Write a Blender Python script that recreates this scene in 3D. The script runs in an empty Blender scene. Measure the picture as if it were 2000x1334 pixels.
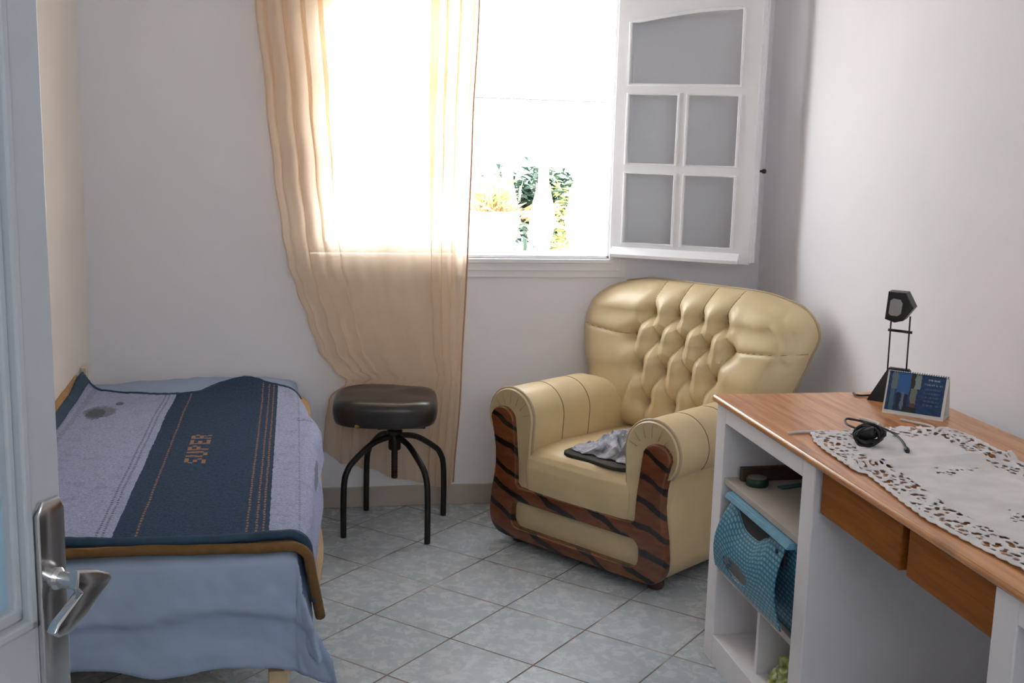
import bpy, bmesh, math, random
from mathutils import Vector, Matrix, noise
random.seed(7)
R = math.radians
SC = bpy.context.scene
COL = SC.collection

# ------------------------------------------------------------------ helpers
def lerp(a, b, t): return a + (b - a) * t
def interp(x, pts):
    if x <= pts[0][0]: return pts[0][1]
    for (x0, y0), (x1, y1) in zip(pts, pts[1:]):
        if x <= x1:
            t = (x - x0) / (x1 - x0); t = t * t * (3 - 2 * t)
            return lerp(y0, y1, t)
    return pts[-1][1]
def lin(x, pts):
    if x <= pts[0][0]: return pts[0][1]
    for (x0, y0), (x1, y1) in zip(pts, pts[1:]):
        if x <= x1: return lerp(y0, y1, (x - x0) / (x1 - x0))
    return pts[-1][1]
def srgb(r, g, b):
    f = lambda c: (c / 255 / 12.92) if c <= 10 else ((c / 255 + .055) / 1.055) ** 2.4
    return (f(r), f(g), f(b), 1)
def nz(x, y, z=0.0): return noise.noise(Vector((x, y, z)))
def fbm(x, y, z=0.0):
    return nz(x, y, z) + .5 * nz(2.1 * x, 2.1 * y, z + 5) + .25 * nz(4.3 * x, 4.3 * y, z + 9)

def link(o): COL.objects.link(o); return o
def tag(o, label=None, cat=None, group=None, kind=None):
    if label: o['label'] = label
    if cat: o['category'] = cat
    if group: o['group'] = group
    if kind: o['kind'] = kind
    return o
def thing(name, loc, label, cat, group=None):
    o = bpy.data.objects.new(name, None); o.empty_display_size = .05
    o.location = loc; link(o); return tag(o, label, cat, group)
def obj(name, bm, mat, parent=None, smooth=True, origin=None, angle=None):
    """one mesh object from a bmesh in world coordinates"""
    me = bpy.data.meshes.new(name)
    if parent is not None:
        q, off = parent, Vector((0, 0, 0))
        while q is not None: off += q.location; q = q.parent
        bmesh.ops.translate(bm, verts=bm.verts, vec=-off)
    elif origin is not None:
        bmesh.ops.translate(bm, verts=bm.verts, vec=-Vector(origin))
    bm.normal_update()
    if angle is not None:
        for e in bm.edges:
            if len(e.link_faces) == 2 and e.calc_face_angle(0) > R(angle): e.smooth = False
    for f in bm.faces: f.smooth = smooth
    bm.to_mesh(me); bm.free()
    for m in (mat if isinstance(mat, (list, tuple)) else [mat]): me.materials.append(m)
    o = bpy.data.objects.new(name, me); link(o)
    if parent is not None: o.parent = parent
    elif origin is not None: o.location = origin
    return o
def struct(name, bm, mat, smooth=False, parent=None, angle=None):
    o = obj(name, bm, mat, parent, smooth, angle=angle)
    if parent is None: o['kind'] = 'structure'
    return o

def NB(): return bmesh.new()
def box(bm, x0, y0, z0, x1, y1, z1, bev=0.0, seg=2, M=None):
    r = bmesh.ops.create_cube(bm, size=1)
    vs = r['verts']
    S = Matrix.Translation(((x0 + x1) / 2, (y0 + y1) / 2, (z0 + z1) / 2)) @ Matrix.Diagonal((abs(x1 - x0), abs(y1 - y0), abs(z1 - z0), 1))
    bmesh.ops.transform(bm, verts=vs, matrix=S)
    if bev > 0:
        es = {e for v in vs for e in v.link_edges}
        r2 = bmesh.ops.bevel(bm, geom=list(es), offset=bev, segments=seg, profile=.5, affect='EDGES')
        vs = list({v for f in r2['faces'] for v in f.verts} | {v for v in vs if v.is_valid})
    if M is not None: bmesh.ops.transform(bm, verts=vs, matrix=M)
    return vs
def tube(bm, pts, r, n=10, closed=False, caps=True):
    P = [Vector(p) for p in pts]; N = len(P)
    rr = r if isinstance(r, (list, tuple)) else [r] * N
    rings = []; up = None
    for i, p in enumerate(P):
        if closed: t = P[(i + 1) % N] - P[i - 1]
        else: t = P[min(i + 1, N - 1)] - P[max(i - 1, 0)]
        t.normalize()
        if up is None:
            up = Vector((0, 0, 1)) if abs(t.z) < .9 else Vector((1, 0, 0))
        a = up - t * up.dot(t)
        if a.length < 1e-6: a = t.orthogonal()
        a.normalize(); b = t.cross(a); up = a
        rings.append([bm.verts.new(p + (a * math.cos(2 * math.pi * k / n) + b * math.sin(2 * math.pi * k / n)) * rr[i]) for k in range(n)])
    for i in range(N if closed else N - 1):
        A, B = rings[i], rings[(i + 1) % N]
        for k in range(n): bm.faces.new((A[k], A[(k + 1) % n], B[(k + 1) % n], B[k]))
    if caps and not closed:
        bm.faces.new(list(reversed(rings[0]))); bm.faces.new(rings[-1])
def smooth_path(pts, k=8, closed=False):
    P = [Vector(p) for p in pts]; n = len(P); out = []
    rng = range(n if closed else n - 1)
    for i in rng:
        g = (lambda j: P[j % n]) if closed else (lambda j: P[max(0, min(n - 1, j))])
        p0, p1, p2, p3 = g(i - 1), g(i), g(i + 1), g(i + 2)
        for q in range(k):
            t = q / k
            out.append(.5 * ((2 * p1) + (p2 - p0) * t + (2 * p0 - 5 * p1 + 4 * p2 - p3) * t * t + (3 * p1 - p0 - 3 * p2 + p3) * t ** 3))
    if not closed: out.append(P[-1])
    return out
def lathe(bm, prof, c, n=24, axis=Vector((0, 0, 1))):
    q = Vector((0, 0, 1)).rotation_difference(axis)
    rings = []
    for r, z in prof:
        rings.append([bm.verts.new(Vector(c) + q @ Vector((r * math.cos(2 * math.pi * k / n), r * math.sin(2 * math.pi * k / n), z))) for k in range(n)])
    for A, B in zip(rings, rings[1:]):
        for k in range(n): bm.faces.new((A[k], A[(k + 1) % n], B[(k + 1) % n], B[k]))
    bm.faces.new(list(reversed(rings[0]))); bm.faces.new(rings[-1])
def prism(bm, poly, d, o=(0, 0, 0), ax=(1, 0, 0), ay=(0, 0, 1), n=(0, 1, 0)):
    """polygon in (ax, ay) at o, extruded by d along n"""
    o, ax, ay, n = Vector(o), Vector(ax), Vector(ay), Vector(n)
    A = [bm.verts.new(o + ax * p[0] + ay * p[1]) for p in poly]
    B = [bm.verts.new(o + ax * p[0] + ay * p[1] + n * d) for p in poly]
    fs = [bm.faces.new(A), bm.faces.new(list(reversed(B)))]
    m = len(poly)
    for i in range(m): fs.append(bm.faces.new((A[i], B[i], B[(i + 1) % m], A[(i + 1) % m])))
    bmesh.ops.recalc_face_normals(bm, faces=fs)
    return A + B
def grid(bm, nu, nv, fn, uvfn=None):
    uvl = bm.loops.layers.uv.verify() if uvfn else None
    V = [[bm.verts.new(fn(i / nu, j / nv)) for j in range(nv + 1)] for i in range(nu + 1)]
    for i in range(nu):
        for j in range(nv):
            f = bm.faces.new((V[i][j], V[i + 1][j], V[i + 1][j + 1], V[i][j + 1]))
            if uvl:
                for l, (a, b) in zip(f.loops, ((i, j), (i + 1, j), (i + 1, j + 1), (i, j + 1))):
                    l[uvl].uv = uvfn(a / nu, b / nv)
    return V
def curve_plate(splines, extrude, bevel, M, res=2):
    """flat filled outline (with holes) extruded and rounded, as a bmesh"""
    cu = bpy.data.curves.new('outline', 'CURVE'); cu.dimensions = '2D'; cu.fill_mode = 'BOTH'
    cu.extrude = extrude; cu.bevel_depth = bevel; cu.bevel_resolution = res
    for pts in splines:
        s = cu.splines.new('POLY'); s.points.add(len(pts) - 1); s.use_cyclic_u = True
        for p, q in zip(s.points, pts): p.co = (q[0], q[1], 0, 1)
    o = bpy.data.objects.new('outline', cu); link(o)
    dg = bpy.context.evaluated_depsgraph_get()
    me = bpy.data.meshes.new_from_object(o.evaluated_get(dg))
    bm = bmesh.new(); bm.from_mesh(me); bpy.data.meshes.remove(me)
    bpy.data.objects.remove(o); bpy.data.curves.remove(cu)
    bmesh.ops.remove_doubles(bm, verts=bm.verts, dist=1e-5)
    bmesh.ops.transform(bm, verts=bm.verts, matrix=M)
    bmesh.ops.recalc_face_normals(bm, faces=bm.faces)
    return bm

# ------------------------------------------------------------------ materials
class NT:
    def __init__(s, name):
        s.m = bpy.data.materials.new(name); s.m.use_nodes = True
        s.t = s.m.node_tree; s.t.nodes.clear()
        s.out = s.n('ShaderNodeOutputMaterial')
    def n(s, typ, **kw):
        x = s.t.nodes.new(typ)
        for k, v in kw.items(): setattr(x, k, v)
        return x
    def l(s, a, b): s.t.links.new(a, b)
    def val(s, sock, v):
        if isinstance(v, bpy.types.NodeSocket): s.l(v, sock)
        else: sock.default_value = v
    def math(s, op, a, b=None, c=None, clamp=False):
        x = s.n('ShaderNodeMath', operation=op); x.use_clamp = clamp
        s.val(x.inputs[0], a)
        if b is not None: s.val(x.inputs[1], b)
        if c is not None: s.val(x.inputs[2], c)
        return x.outputs[0]
    def mix(s, f, a, b, blend='MIX'):
        x = s.n('ShaderNodeMix', data_type='RGBA', blend_type=blend)
        s.val(x.inputs[0], f); s.val(x.inputs[6], a); s.val(x.inputs[7], b)
        return x.outputs[2]
    def noise(s, vec, scale, detail=3, rough=.55, dist=0.0):
        x = s.n('ShaderNodeTexNoise'); x.inputs['Scale'].default_value = scale
        x.inputs['Detail'].default_value = detail; x.inputs['Roughness'].default_value = rough
        x.inputs['Distortion'].default_value = dist
        if vec is not None: s.l(vec, x.inputs['Vector'])
        return x.outputs['Fac']
    def ramp(s, f, stops):
        x = s.n('ShaderNodeValToRGB'); e = x.color_ramp.elements
        while len(e) < len(stops): e.new(.5)
        for el, (p, c) in zip(e, stops): el.position = p; el.color = c
        s.l(f, x.inputs[0]); return x.outputs[0]
    def band(s, v, lo, hi):
        return s.math('MULTIPLY', s.math('GREATER_THAN', v, lo), s.math('LESS_THAN', v, hi))
    def pos(s):
        return s.n('ShaderNodeNewGeometry').outputs['Position']
    def objc(s): return s.n('ShaderNodeTexCoord').outputs['Object']
    def uv(s):
        u = s.n('ShaderNodeTexCoord').outputs['UV']
        x = s.n('ShaderNodeSeparateXYZ'); s.l(u, x.inputs[0]); return u, x.outputs[0], x.outputs[1]
    def mapping(s, vec, scale=(1, 1, 1), rot=(0, 0, 0), loc=(0, 0, 0)):
        x = s.n('ShaderNodeMapping'); x.inputs['Scale'].default_value = scale
        x.inputs['Rotation'].default_value = rot; x.inputs['Location'].default_value = loc
        s.l(vec, x.inputs['Vector']); return x.outputs[0]
    def bump(s, h, strength=.3, dist=.01):
        x = s.n('ShaderNodeBump'); x.inputs['Strength'].default_value = strength
        x.inputs['Distance'].default_value = dist; s.l(h, x.inputs['Height']); return x.outputs[0]
    def bsdf(s, color, rough=.5, metal=0.0, normal=None, **kw):
        b = s.n('ShaderNodeBsdfPrincipled')
        s.val(b.inputs['Base Color'], color); s.val(b.inputs['Roughness'], rough)
        b.inputs['Metallic'].default_value = metal
        if normal is not None: s.l(normal, b.inputs['Normal'])
        for k, v in kw.items(): s.val(b.inputs[k.replace('_', ' ')], v)
        return b.outputs[0]
    def done(s, shader): s.l(shader, s.out.inputs[0]); return s.m

def plain(name, col, rough=.5, metal=0.0, var=.06, scale=8, bump=.0, bscale=60, bdist=.003, **kw):
    t = NT(name); p = t.objc()
    f = t.noise(p, scale, 4)
    c0 = tuple(c * (1 - var) for c in col[:3]) + (1,); c1 = tuple(min(1, c * (1 + var)) for c in col[:3]) + (1,)
    c = t.ramp(f, [(.3, c0), (.7, c1)])
    nm = t.bump(t.noise(p, bscale, 4), bump, bdist) if bump else None
    return t.done(t.bsdf(c, rough, metal, nm, **kw))

M = {}
M['wall'] = plain('wall_paint', (.865, .845, .88, 1), .85, var=.02, scale=2, bump=.12, bscale=180, bdist=.002)
M['wall_warm_lit'] = plain('wall_paint_warm_lit', (.86, .81, .75, 1), .85, var=.02, scale=2, bump=.12, bscale=180, bdist=.002)  # warm reflected light on the left wall is mixed into this colour
M['ceiling'] = plain('ceiling_paint', (.88, .87, .86, 1), .9, var=.02)
M['white'] = plain('white_gloss_paint', (.86, .85, .87, 1), .32, var=.02, scale=5, bump=.05, bscale=30)
M['dimmed_door_paint'] = plain('dimmed_door_paint', (.50, .53, .56, 1), .35, var=.03, scale=5, bump=.05, bscale=30)  # white door paint greyed, the weak light on it is in the colour
M['cab'] = plain('cabinet_plaster', (.82, .80, .83, 1), .7, var=.03, scale=6, bump=.15, bscale=90, bdist=.002)
M['shaded_back'] = plain('shade_toned_back_board', (.16, .15, .145, 1), .8, var=.1)  # shade deep inside the compartments, put into the board colour
M['shelf'] = plain('shelf_board', (.48, .43, .38, 1), .6, var=.05, scale=9)
M['baseb'] = plain('baseboard_tile', (.50, .42, .36, 1), .4, var=.08, scale=14)
M['chrome'] = plain('chrome', (.62, .62, .62, 1), .16, 1.0, var=.05)
M['dark_metal'] = plain('dark_metal', (.022, .018, .015, 1), .35, .4, var=.3, scale=30)
M['rust'] = plain('rusty_steel', (.045, .025, .018, 1), .5, .5, var=.4, scale=60)
M['black_plastic'] = plain('black_plastic', (.012, .011, .013, 1), .45, var=.2)
M['cable'] = plain('black_cable', (.010, .010, .011, 1), .5, var=.2)
M['sheet'] = plain('sheet_cotton', (.35, .44, .60, 1), .9, var=.04, scale=12, bump=.15, bscale=300, bdist=.001)
M['sheet_in'] = plain('mattress_ticking', (.45, .47, .52, 1), .9)
M['cream_wood'] = plain('pale_wood', (.62, .46, .26, 1), .5, var=.12, scale=20)
M['piping'] = plain('leather_piping', (.42, .32, .20, 1), .38, var=.08)
M['seam'] = plain('leather_seam', (.26, .185, .10, 1), .5, var=.1)
M['button'] = plain('leather_button', (.40, .30, .18, 1), .35, var=.08)
M['terrace'] = plain('terrace_stone', (.70, .68, .64, 1), .8, var=.06, scale=4)
M['render'] = plain('white_render', (.84, .83, .81, 1), .8, var=.03, scale=6)
M['pot'] = plain('white_pot', (.84, .82, .78, 1), .6, var=.04)
M['soil'] = plain('soil', (.25, .13, .07, 1), .95, var=.3, scale=30)
M['leaf_y'] = plain('leaf_yellow_green', (.42, .46, .20, 1), .5, var=.3, scale=9)
M['leaf_d'] = plain('leaf_dark_green', (.045, .085, .065, 1), .55, var=.35, scale=9)
M['leaf_o'] = plain('leaf_orange', (.52, .28, .14, 1), .5, var=.25, scale=9)
M['lamp_glass'] = plain('lamp_lens', (.45, .45, .43, 1), .15, .3, var=.1)
M['tin'] = plain('dark_green_tin', (.012, .045, .030, 1), .4, var=.15)
M['tin_top'] = plain('grey_tin_lid', (.20, .18, .15, 1), .5, var=.15)
M['plank'] = plain('dark_plank', (.06, .032, .014, 1), .6, var=.3, scale=20)
M['bluebar'] = plain('blue_ruler', (.05, .13, .15, 1), .5, var=.15)
M['notebook'] = plain('brown_notebook', (.20, .09, .03, 1), .7, var=.2)
M['grey_in'] = plain('dark_inside', (.03, .028, .030, 1), .8)
M['paper'] = plain('white_card', (.72, .70, .66, 1), .7, var=.03)
M['spiral'] = plain('spiral_wire', (.05, .05, .06, 1), .4, .6)
M['bush_bag'] = plain('dark_bag', (.03, .05, .015, 1), .45, var=.4, scale=15)
M['wire'] = plain('overhead_wire', (.05, .05, .05, 1), .6)

def m_leather():
    t = NT('cream_leather'); p = t.objc()
    c = t.ramp(t.noise(p, 7, 4), [(.3, (.58, .45, .255, 1)), (.7, (.67, .53, .31, 1))])
    v = t.n('ShaderNodeTexVoronoi'); v.inputs['Scale'].default_value = 420; t.l(p, v.inputs['Vector'])
    h = t.math('ADD', v.outputs['Distance'], t.math('MULTIPLY', t.noise(p, 25, 3), 1.5))
    return t.done(t.bsdf(c, .36, 0, t.bump(h, .08, .002), Specular_IOR_Level=.5))
M['leather'] = m_leather()

def m_striped_wood():
    t = NT('striped_lacquered_wood'); p = t.objc()
    q = t.mapping(p, (1, 1, 1), (0, R(-32), R(-54)))
    w = t.n('ShaderNodeTexWave', wave_type='BANDS', bands_direction='Z', wave_profile='SIN')
    w.inputs['Scale'].default_value = 4.4; w.inputs['Distortion'].default_value = 2.2
    w.inputs['Detail'].default_value = 2; w.inputs['Detail Scale'].default_value = 2.0
    t.l(q, w.inputs['Vector'])
    base = t.ramp(t.noise(t.mapping(p, (4, 4, 14)), 3, 4), [(.25, (.10, .026, .009, 1)), (.75, (.21, .064, .020, 1))])
    f = t.ramp(w.outputs['Fac'], [(.10, (1, 1, 1, 1)), (.26, (0, 0, 0, 1))])
    c = t.mix(f, base, (.012, .006, .004, 1))
    return t.done(t.bsdf(c, .25, Coat_Weight=.5, Coat_Roughness=.1))
M['tiger'] = m_striped_wood()
M['foot'] = plain('dark_red_foot', (.05, .014, .008, 1), .3, var=.2)

def m_desk(name, k=1.0, sat=1.0, bl=1.0):
    t = NT(name); p = t.pos()
    g = t.noise(t.mapping(p, (26, 1.6, 26)), 2.0, 6, .6, .8)
    kn = t.noise(t.mapping(p, (9, 3.2, 9)), 1.4, 3, .5, .4)
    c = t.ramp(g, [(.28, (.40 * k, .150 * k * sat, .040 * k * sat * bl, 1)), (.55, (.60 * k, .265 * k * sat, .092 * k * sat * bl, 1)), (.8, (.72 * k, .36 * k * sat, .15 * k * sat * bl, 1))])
    kf = t.ramp(kn, [(.60, (0, 0, 0, 1)), (.75, (1, 1, 1, 1))])
    c = t.mix(t.math('MULTIPLY', kf, .55), c, (.13 * k, .06 * k, .028 * k, 1))
    s = t.n('ShaderNodeSeparateXYZ'); t.l(p, s.inputs[0])
    fr = t.math('FRACT', t.math('DIVIDE', t.math('SUBTRACT', s.outputs[0], 1.18), .107))
    ln = t.math('LESS_THAN', fr, .014)
    c = t.mix(t.math('MULTIPLY', ln, .5), c, (.12 * k, .05 * k, .02 * k, 1))
    return t.done(t.bsdf(c, .30 if k == 1 else .5, 0, t.bump(g, .05, .002), Coat_Weight=.3 if k == 1 else 0, Coat_Roughness=.15, Specular_IOR_Level=.5 if k == 1 else .2))
M['desk'] = m_desk('desk_top_wood')
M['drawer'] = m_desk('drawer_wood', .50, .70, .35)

TO = (.42561434 * 1.52, 2.85247427 * 1.52); TS = .29985; TA = R(-44.08)
def m_tiles():
    t = NT('floor_tiles'); p = t.pos()
    c, s = math.cos(TA), math.sin(TA)
    def axis(ax, ay):
        d = t.n('ShaderNodeVectorMath', operation='DOT_PRODUCT')
        t.l(p, d.inputs[0]); d.inputs[1].default_value = (ax / TS, ay / TS, 0)
        return t.math('SUBTRACT', d.outputs['Value'], (TO[0] * ax + TO[1] * ay) / TS)
    l, m = axis(c, s), axis(s, -c)
    def edge(v):
        f = t.math('FRACT', v); return t.math('ABSOLUTE', t.math('SUBTRACT', f, .5))
    e = t.math('MAXIMUM', edge(l), edge(m))
    grout = t.ramp(e, [(.4895, (0, 0, 0, 1)), (.4925, (1, 1, 1, 1))])
    cid = t.n('ShaderNodeCombineXYZ'); t.l(t.math('FLOOR', l), cid.inputs[0]); t.l(t.math('FLOOR', m), cid.inputs[1])
    wn = t.n('ShaderNodeTexWhiteNoise'); t.l(cid.outputs[0], wn.inputs['Vector'])
    off = t.n('ShaderNodeVectorMath', operation='ADD'); t.l(p, off.inputs[0]); t.l(wn.outputs['Color'], off.inputs[1])
    n1 = t.noise(off.outputs[0], 22, 6, .7, .5)
    n2 = t.noise(off.outputs[0], 45, 3)
    base = t.ramp(n1, [(.33, (.415, .475, .53, 1)), (.5, (.475, .535, .58, 1)), (.68, (.54, .585, .615, 1))])
    base = t.mix(t.math('MULTIPLY', n2, .35), base, (.30, .34, .40, 1))
    gc = t.ramp(t.noise(p, 3, 2), [(.48, (.12, .085, .07, 1)), (.66, (.36, .32, .28, 1))])
    col = t.mix(grout, base, gc)
    rough = t.math('ADD', t.math('MULTIPLY', grout, .5), t.math('ADD', .20, t.math('MULTIPLY', n1, .14)))
    h = t.math('SUBTRACT', t.math('MULTIPLY', n1, .12), grout)
    return t.done(t.bsdf(col, rough, 0, t.bump(h, .25, .002), Specular_IOR_Level=.5))
M['floor'] = m_tiles()

def m_glass(name, tint=(.97, .98, .98, 1), refl=.10, rough=.03):
    t = NT(name)
    a = t.n('ShaderNodeBsdfTransparent'); a.inputs[0].default_value = tint
    b = t.n('ShaderNodeBsdfGlossy'); b.inputs['Roughness'].default_value = rough
    fr = t.n('ShaderNodeFresnel'); fr.inputs['IOR'].default_value = 1.45
    nn = t.noise(t.objc(), 40, 2)
    f = t.math('MULTIPLY', fr.outputs[0], t.math('ADD', .22, t.math('MULTIPLY', nn, .1)))
    x = t.n('ShaderNodeMixShader'); t.l(f, x.inputs[0]); t.l(a.outputs[0], x.inputs[1]); t.l(b.outputs[0], x.inputs[2])
    return t.done(x.outputs[0])
M['glass'] = m_glass('window_glass')
M['frost'] = plain('frosted_blue_glass', (.36, .52, .64, 1), .22, var=.04, scale=3)

def m_curtain():
    t = NT('sheer_curtain_weave'); u, ux, vy = t.uv()
    w1 = t.noise(t.mapping(u, (900, 70, 1)), 1, 3); w2 = t.noise(t.mapping(u, (70, 900, 1)), 1, 3)
    slub = t.noise(t.mapping(u, (22, 260, 1)), 1, 3)
    wv = t.math('ADD', t.math('MULTIPLY', w1, .4), t.math('ADD', t.math('MULTIPLY', w2, .3), t.math('MULTIPLY', slub, .3)))
    col = t.ramp(wv, [(.3, (.89, .73, .57, 1)), (.7, (.95, .81, .66, 1))])
    d = t.n('ShaderNodeBsdfDiffuse'); t.l(col, d.inputs[0])
    tr = t.n('ShaderNodeBsdfTranslucent'); t.l(col, tr.inputs[0])
    tp = t.n('ShaderNodeBsdfTransparent'); tp.inputs[0].default_value = (1, .95, .88, 1)
    a = t.n('ShaderNodeMixShader'); a.inputs[0].default_value = .64
    t.l(d.outputs[0], a.inputs[1]); t.l(tr.outputs[0], a.inputs[2])
    b = t.n('ShaderNodeMixShader'); t.l(t.math('ADD', .02, t.math('MULTIPLY', wv, .28)), b.inputs[0])
    t.l(a.outputs[0], b.inputs[1]); t.l(tp.outputs[0], b.inputs[2])
    return t.done(b.outputs[0])
M['curtain'] = m_curtain()

def m_towel():
    """blue terry blanket: pattern in metres, u across the bed (world x), v along it (world y)"""
    t = NT('blue_terry_blanket'); uv, u, v = t.uv()
    fz = t.noise(t.mapping(uv, (1, 1, 1)), 130, 5, .8)
    f2 = t.noise(uv, 22, 4)
    wob = t.math('MULTIPLY', t.math('SUBTRACT', t.noise(uv, 30, 2), .5), .006)
    uu = t.math('ADD', u, wob)
    light = t.ramp(fz, [(.3, (.23, .27, .42, 1)), (.68, (.58, .62, .87, 1))])
    light = t.mix(t.math('MULTIPLY', t.ramp(f2, [(.5, (0, 0, 0, 1)), (.7, (1, 1, 1, 1))]), .35), light, (.24, .285, .40, 1))
    navy = t.ramp(fz, [(.3, (.010, .030, .070, 1)), (.70, (.070, .110, .185, 1))])
    c = t.mix(t.band(uu, -.425, -.068), light, navy)
    dash = t.math('GREATER_THAN', t.math('FRACT', t.math('MULTIPLY', v, 52)), .38)
    dash2 = t.math('GREATER_THAN', t.math('FRACT', t.math('MULTIPLY', v, 70)), .5)
    def line(c, x, w, colr, d=dash, k=.8):
        return t.mix(t.math('MULTIPLY', t.math('MULTIPLY', t.band(uu, x - w, x + w), d), k), c, colr)
    dk = (.06, .085, .11, 1); og = (.44, .215, .12, 1)
    for x in (-.462, -.448): c = line(c, x, .003, dk, dash2, .75)
    c = line(c, -.71, .008, (.17, .19, .22, 1), dash2, .5)
    c = line(c, -.372, .0028, og, dash, .75)
    for x in (-.120, -.098, -.082): c = line(c, x, .0026, og, dash, .75)
    c = line(c, .005, .003, (.16, .17, .23, 1), dash2, .6)
    # dark woven motif near the far left corner, grey one at the right side
    def blot(c, x, y, rx, ry, colr, k, sc=60):
        a = t.math('POWER', t.math('DIVIDE', t.math('SUBTRACT', u, x), rx), 2.0)
        b = t.math('POWER', t.math('DIVIDE', t.math('SUBTRACT', v, y), ry), 2.0)
        r = t.math('ADD', t.math('ADD', a, b), t.math('MULTIPLY', t.math('SUBTRACT', t.noise(uv, sc, 3), .5), 2.2))
        return t.mix(t.math('MULTIPLY', t.math('LESS_THAN', r, 1.0), k), c, colr)
    c = blot(c, -.645, 3.93, .05, .085, (.12, .14, .14, 1), .6, 110)
    c = blot(c, -.655, 3.90, .03, .08, (.05, .065, .055, 1), .55, 110)
    c = blot(c, -.60, 4.06, .012, .03, (.06, .08, .08, 1), .7)
    c = blot(c, .075, 3.25, .018, .12, (.19, .20, .27, 1), .8, 40)
    # embroidered letters S U P E R read along the bed
    cell = .0105
    font = {'S': ['.111', '1...', '.11.', '...1', '111.'], 'U': ['1..1', '1..1', '1..1', '1..1', '.11.'],
            'P': ['111.', '1..1', '111.', '1...', '1...'], 'E': ['1111', '1...', '111.', '1...', '1111'],
            'R': ['111.', '1..1', '111.', '1.1.', '1..1']}
    fy = .0122
    for li, chx in enumerate('SUPER'):
        y0 = 3.275 + li * .0635
        for r_, row in enumerate(font[chx]):
            k = 0
            while k < 4:
                if row[k] == '1':
                    k1 = k
                    while k1 < 4 and row[k1] == '1': k1 += 1
                    xa = -.318 + r_ * cell * 1.15
                    f = t.math('MULTIPLY', t.band(u, xa, xa + cell * 1.1), t.band(v, y0 + k * fy, y0 + k1 * fy))
                    c = t.mix(t.math('MULTIPLY', f, .85), c, (.46, .235, .13, 1)); k = k1
                else: k += 1
    nm = t.bump(fz, .8, .007)
    return t.done(t.bsdf(c, .95, 0, nm, Specular_IOR_Level=.15))
M['towel'] = m_towel()
M['towel_border'] = plain('teal_blanket_border', (.022, .060, .105, 1), .8, var=.15, scale=40, bump=.3, bscale=200)
M['ochre'] = plain('ochre_blanket', (.40, .21, .055, 1), .95, var=.12, scale=30, bump=.5, bscale=220, bdist=.004, Sheen_Weight=.2)
M['ochre_hem'] = plain('brown_blanket_hem', (.17, .085, .025, 1), .9, var=.15, scale=40, bump=.3, bscale=200)

def m_vinyl():
    t = NT('worn_brown_vinyl'); p = t.objc()
    c = t.ramp(t.noise(p, 9, 4), [(.35, (.016, .013, .012, 1)), (.7, (.040, .032, .027, 1))])
    return t.done(t.bsdf(c, .30, 0, t.bump(t.noise(p, 60, 3), .10, .002)))
M['vinyl'] = m_vinyl()
M['foam'] = plain('exposed_foam', (.30, .19, .04, 1), .9, var=.4, scale=80)

def m_bluebox():
    t = NT('blue_patterned_card'); uv, u, v = t.uv()
    br = t.n('ShaderNodeTexBrick'); br.inputs['Scale'].default_value = 1.0
    br.inputs['Brick Width'].default_value = .021; br.inputs['Row Height'].default_value = .0125
    br.inputs['Mortar Size'].default_value = .0032; br.inputs['Mortar Smooth'].default_value = .3
    br.inputs['Color1'].default_value = (.24, .42, .50, 1); br.inputs['Color2'].default_value = (.15, .34, .44, 1)
    br.inputs['Mortar'].default_value = (.018, .15, .26, 1)
    t.l(uv, br.inputs['Vector'])
    c = t.mix(t.math('MULTIPLY', t.noise(uv, 30, 2), .4), br.outputs['Color'], (.02, .16, .28, 1))
    return t.done(t.bsdf(c, .45))
M['bluebox'] = m_bluebox()
M['bluelid'] = plain('blue_lid_card', (.13, .33, .46, 1), .4, var=.1, scale=30)

def m_calendar():
    t = NT('calendar_print'); uv, u, v = t.uv()
    n = t.noise(t.mapping(uv, (2.2, 3, 1)), 4, 4)
    blue = t.ramp(n, [(.3, (.010, .022, .075, 1)), (.7, (.020, .075, .20, 1))])
    c = blue
    def rect(c, x0, x1, y0, y1, col, k=.9):
        w = t.math('MULTIPLY', t.math('SUBTRACT', t.noise(uv, 9, 3), .5), .07)
        return t.mix(t.math('MULTIPLY', t.math('MULTIPLY', t.band(t.math('ADD', u, w), x0, x1), t.band(t.math('ADD', v, w), y0, y1)), k), c, col)
    c = rect(c, .16, .40, .45, 1.0, (.035, .13, .36, 1))
    c = rect(c, .06, .16, .55, 1.0, (.16, .21, .22, 1))
    c = rect(c, .06, .14, .0, .55, (.07, .16, .20, 1))
    c = rect(c, .18, .24, .05, .48, (.012, .015, .03, 1))
    c = rect(c, .26, .31, .05, .50, (.13, .19, .26, 1))
    c = rect(c, .31, .38, .0, .45, (.012, .014, .03, 1))
    c = rect(c, .40, .47, .45, 1.0, (.045, .025, .02, 1))
    c = rect(c, .47, .58, .62, 1.0, (.26, .32, .32, 1))
    c = rect(c, .42, .53, .22, .62, (.20, .22, .17, 1))
    c = rect(c, .42, .52, .12, .24, (.14, .05, .06, 1))
    c = rect(c, .36, .56, .0, .13, (.012, .030, .012, 1))
    # rows of small print
    for y0, x0, x1, k in ((.86, .70, .90, .5), (.74, .64, .95, .4), (.62, .66, .93, .12), (.52, .66, .93, .12), (.42, .66, .93, .12), (.32, .66, .93, .12), (.22, .66, .93, .12)):
        d = t.math('GREATER_THAN', t.noise(t.mapping(uv, (60, 6, 1)), 1, 1), .46)
        f = t.math('MULTIPLY', t.math('MULTIPLY', t.band(u, x0, x1), t.band(v, y0, y0 + .045)), d)
        c = t.mix(t.math('MULTIPLY', f, k), c, (.55, .62, .70, 1))
    return t.done(t.bsdf(c, .3))
M['calendar'] = m_calendar()

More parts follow.
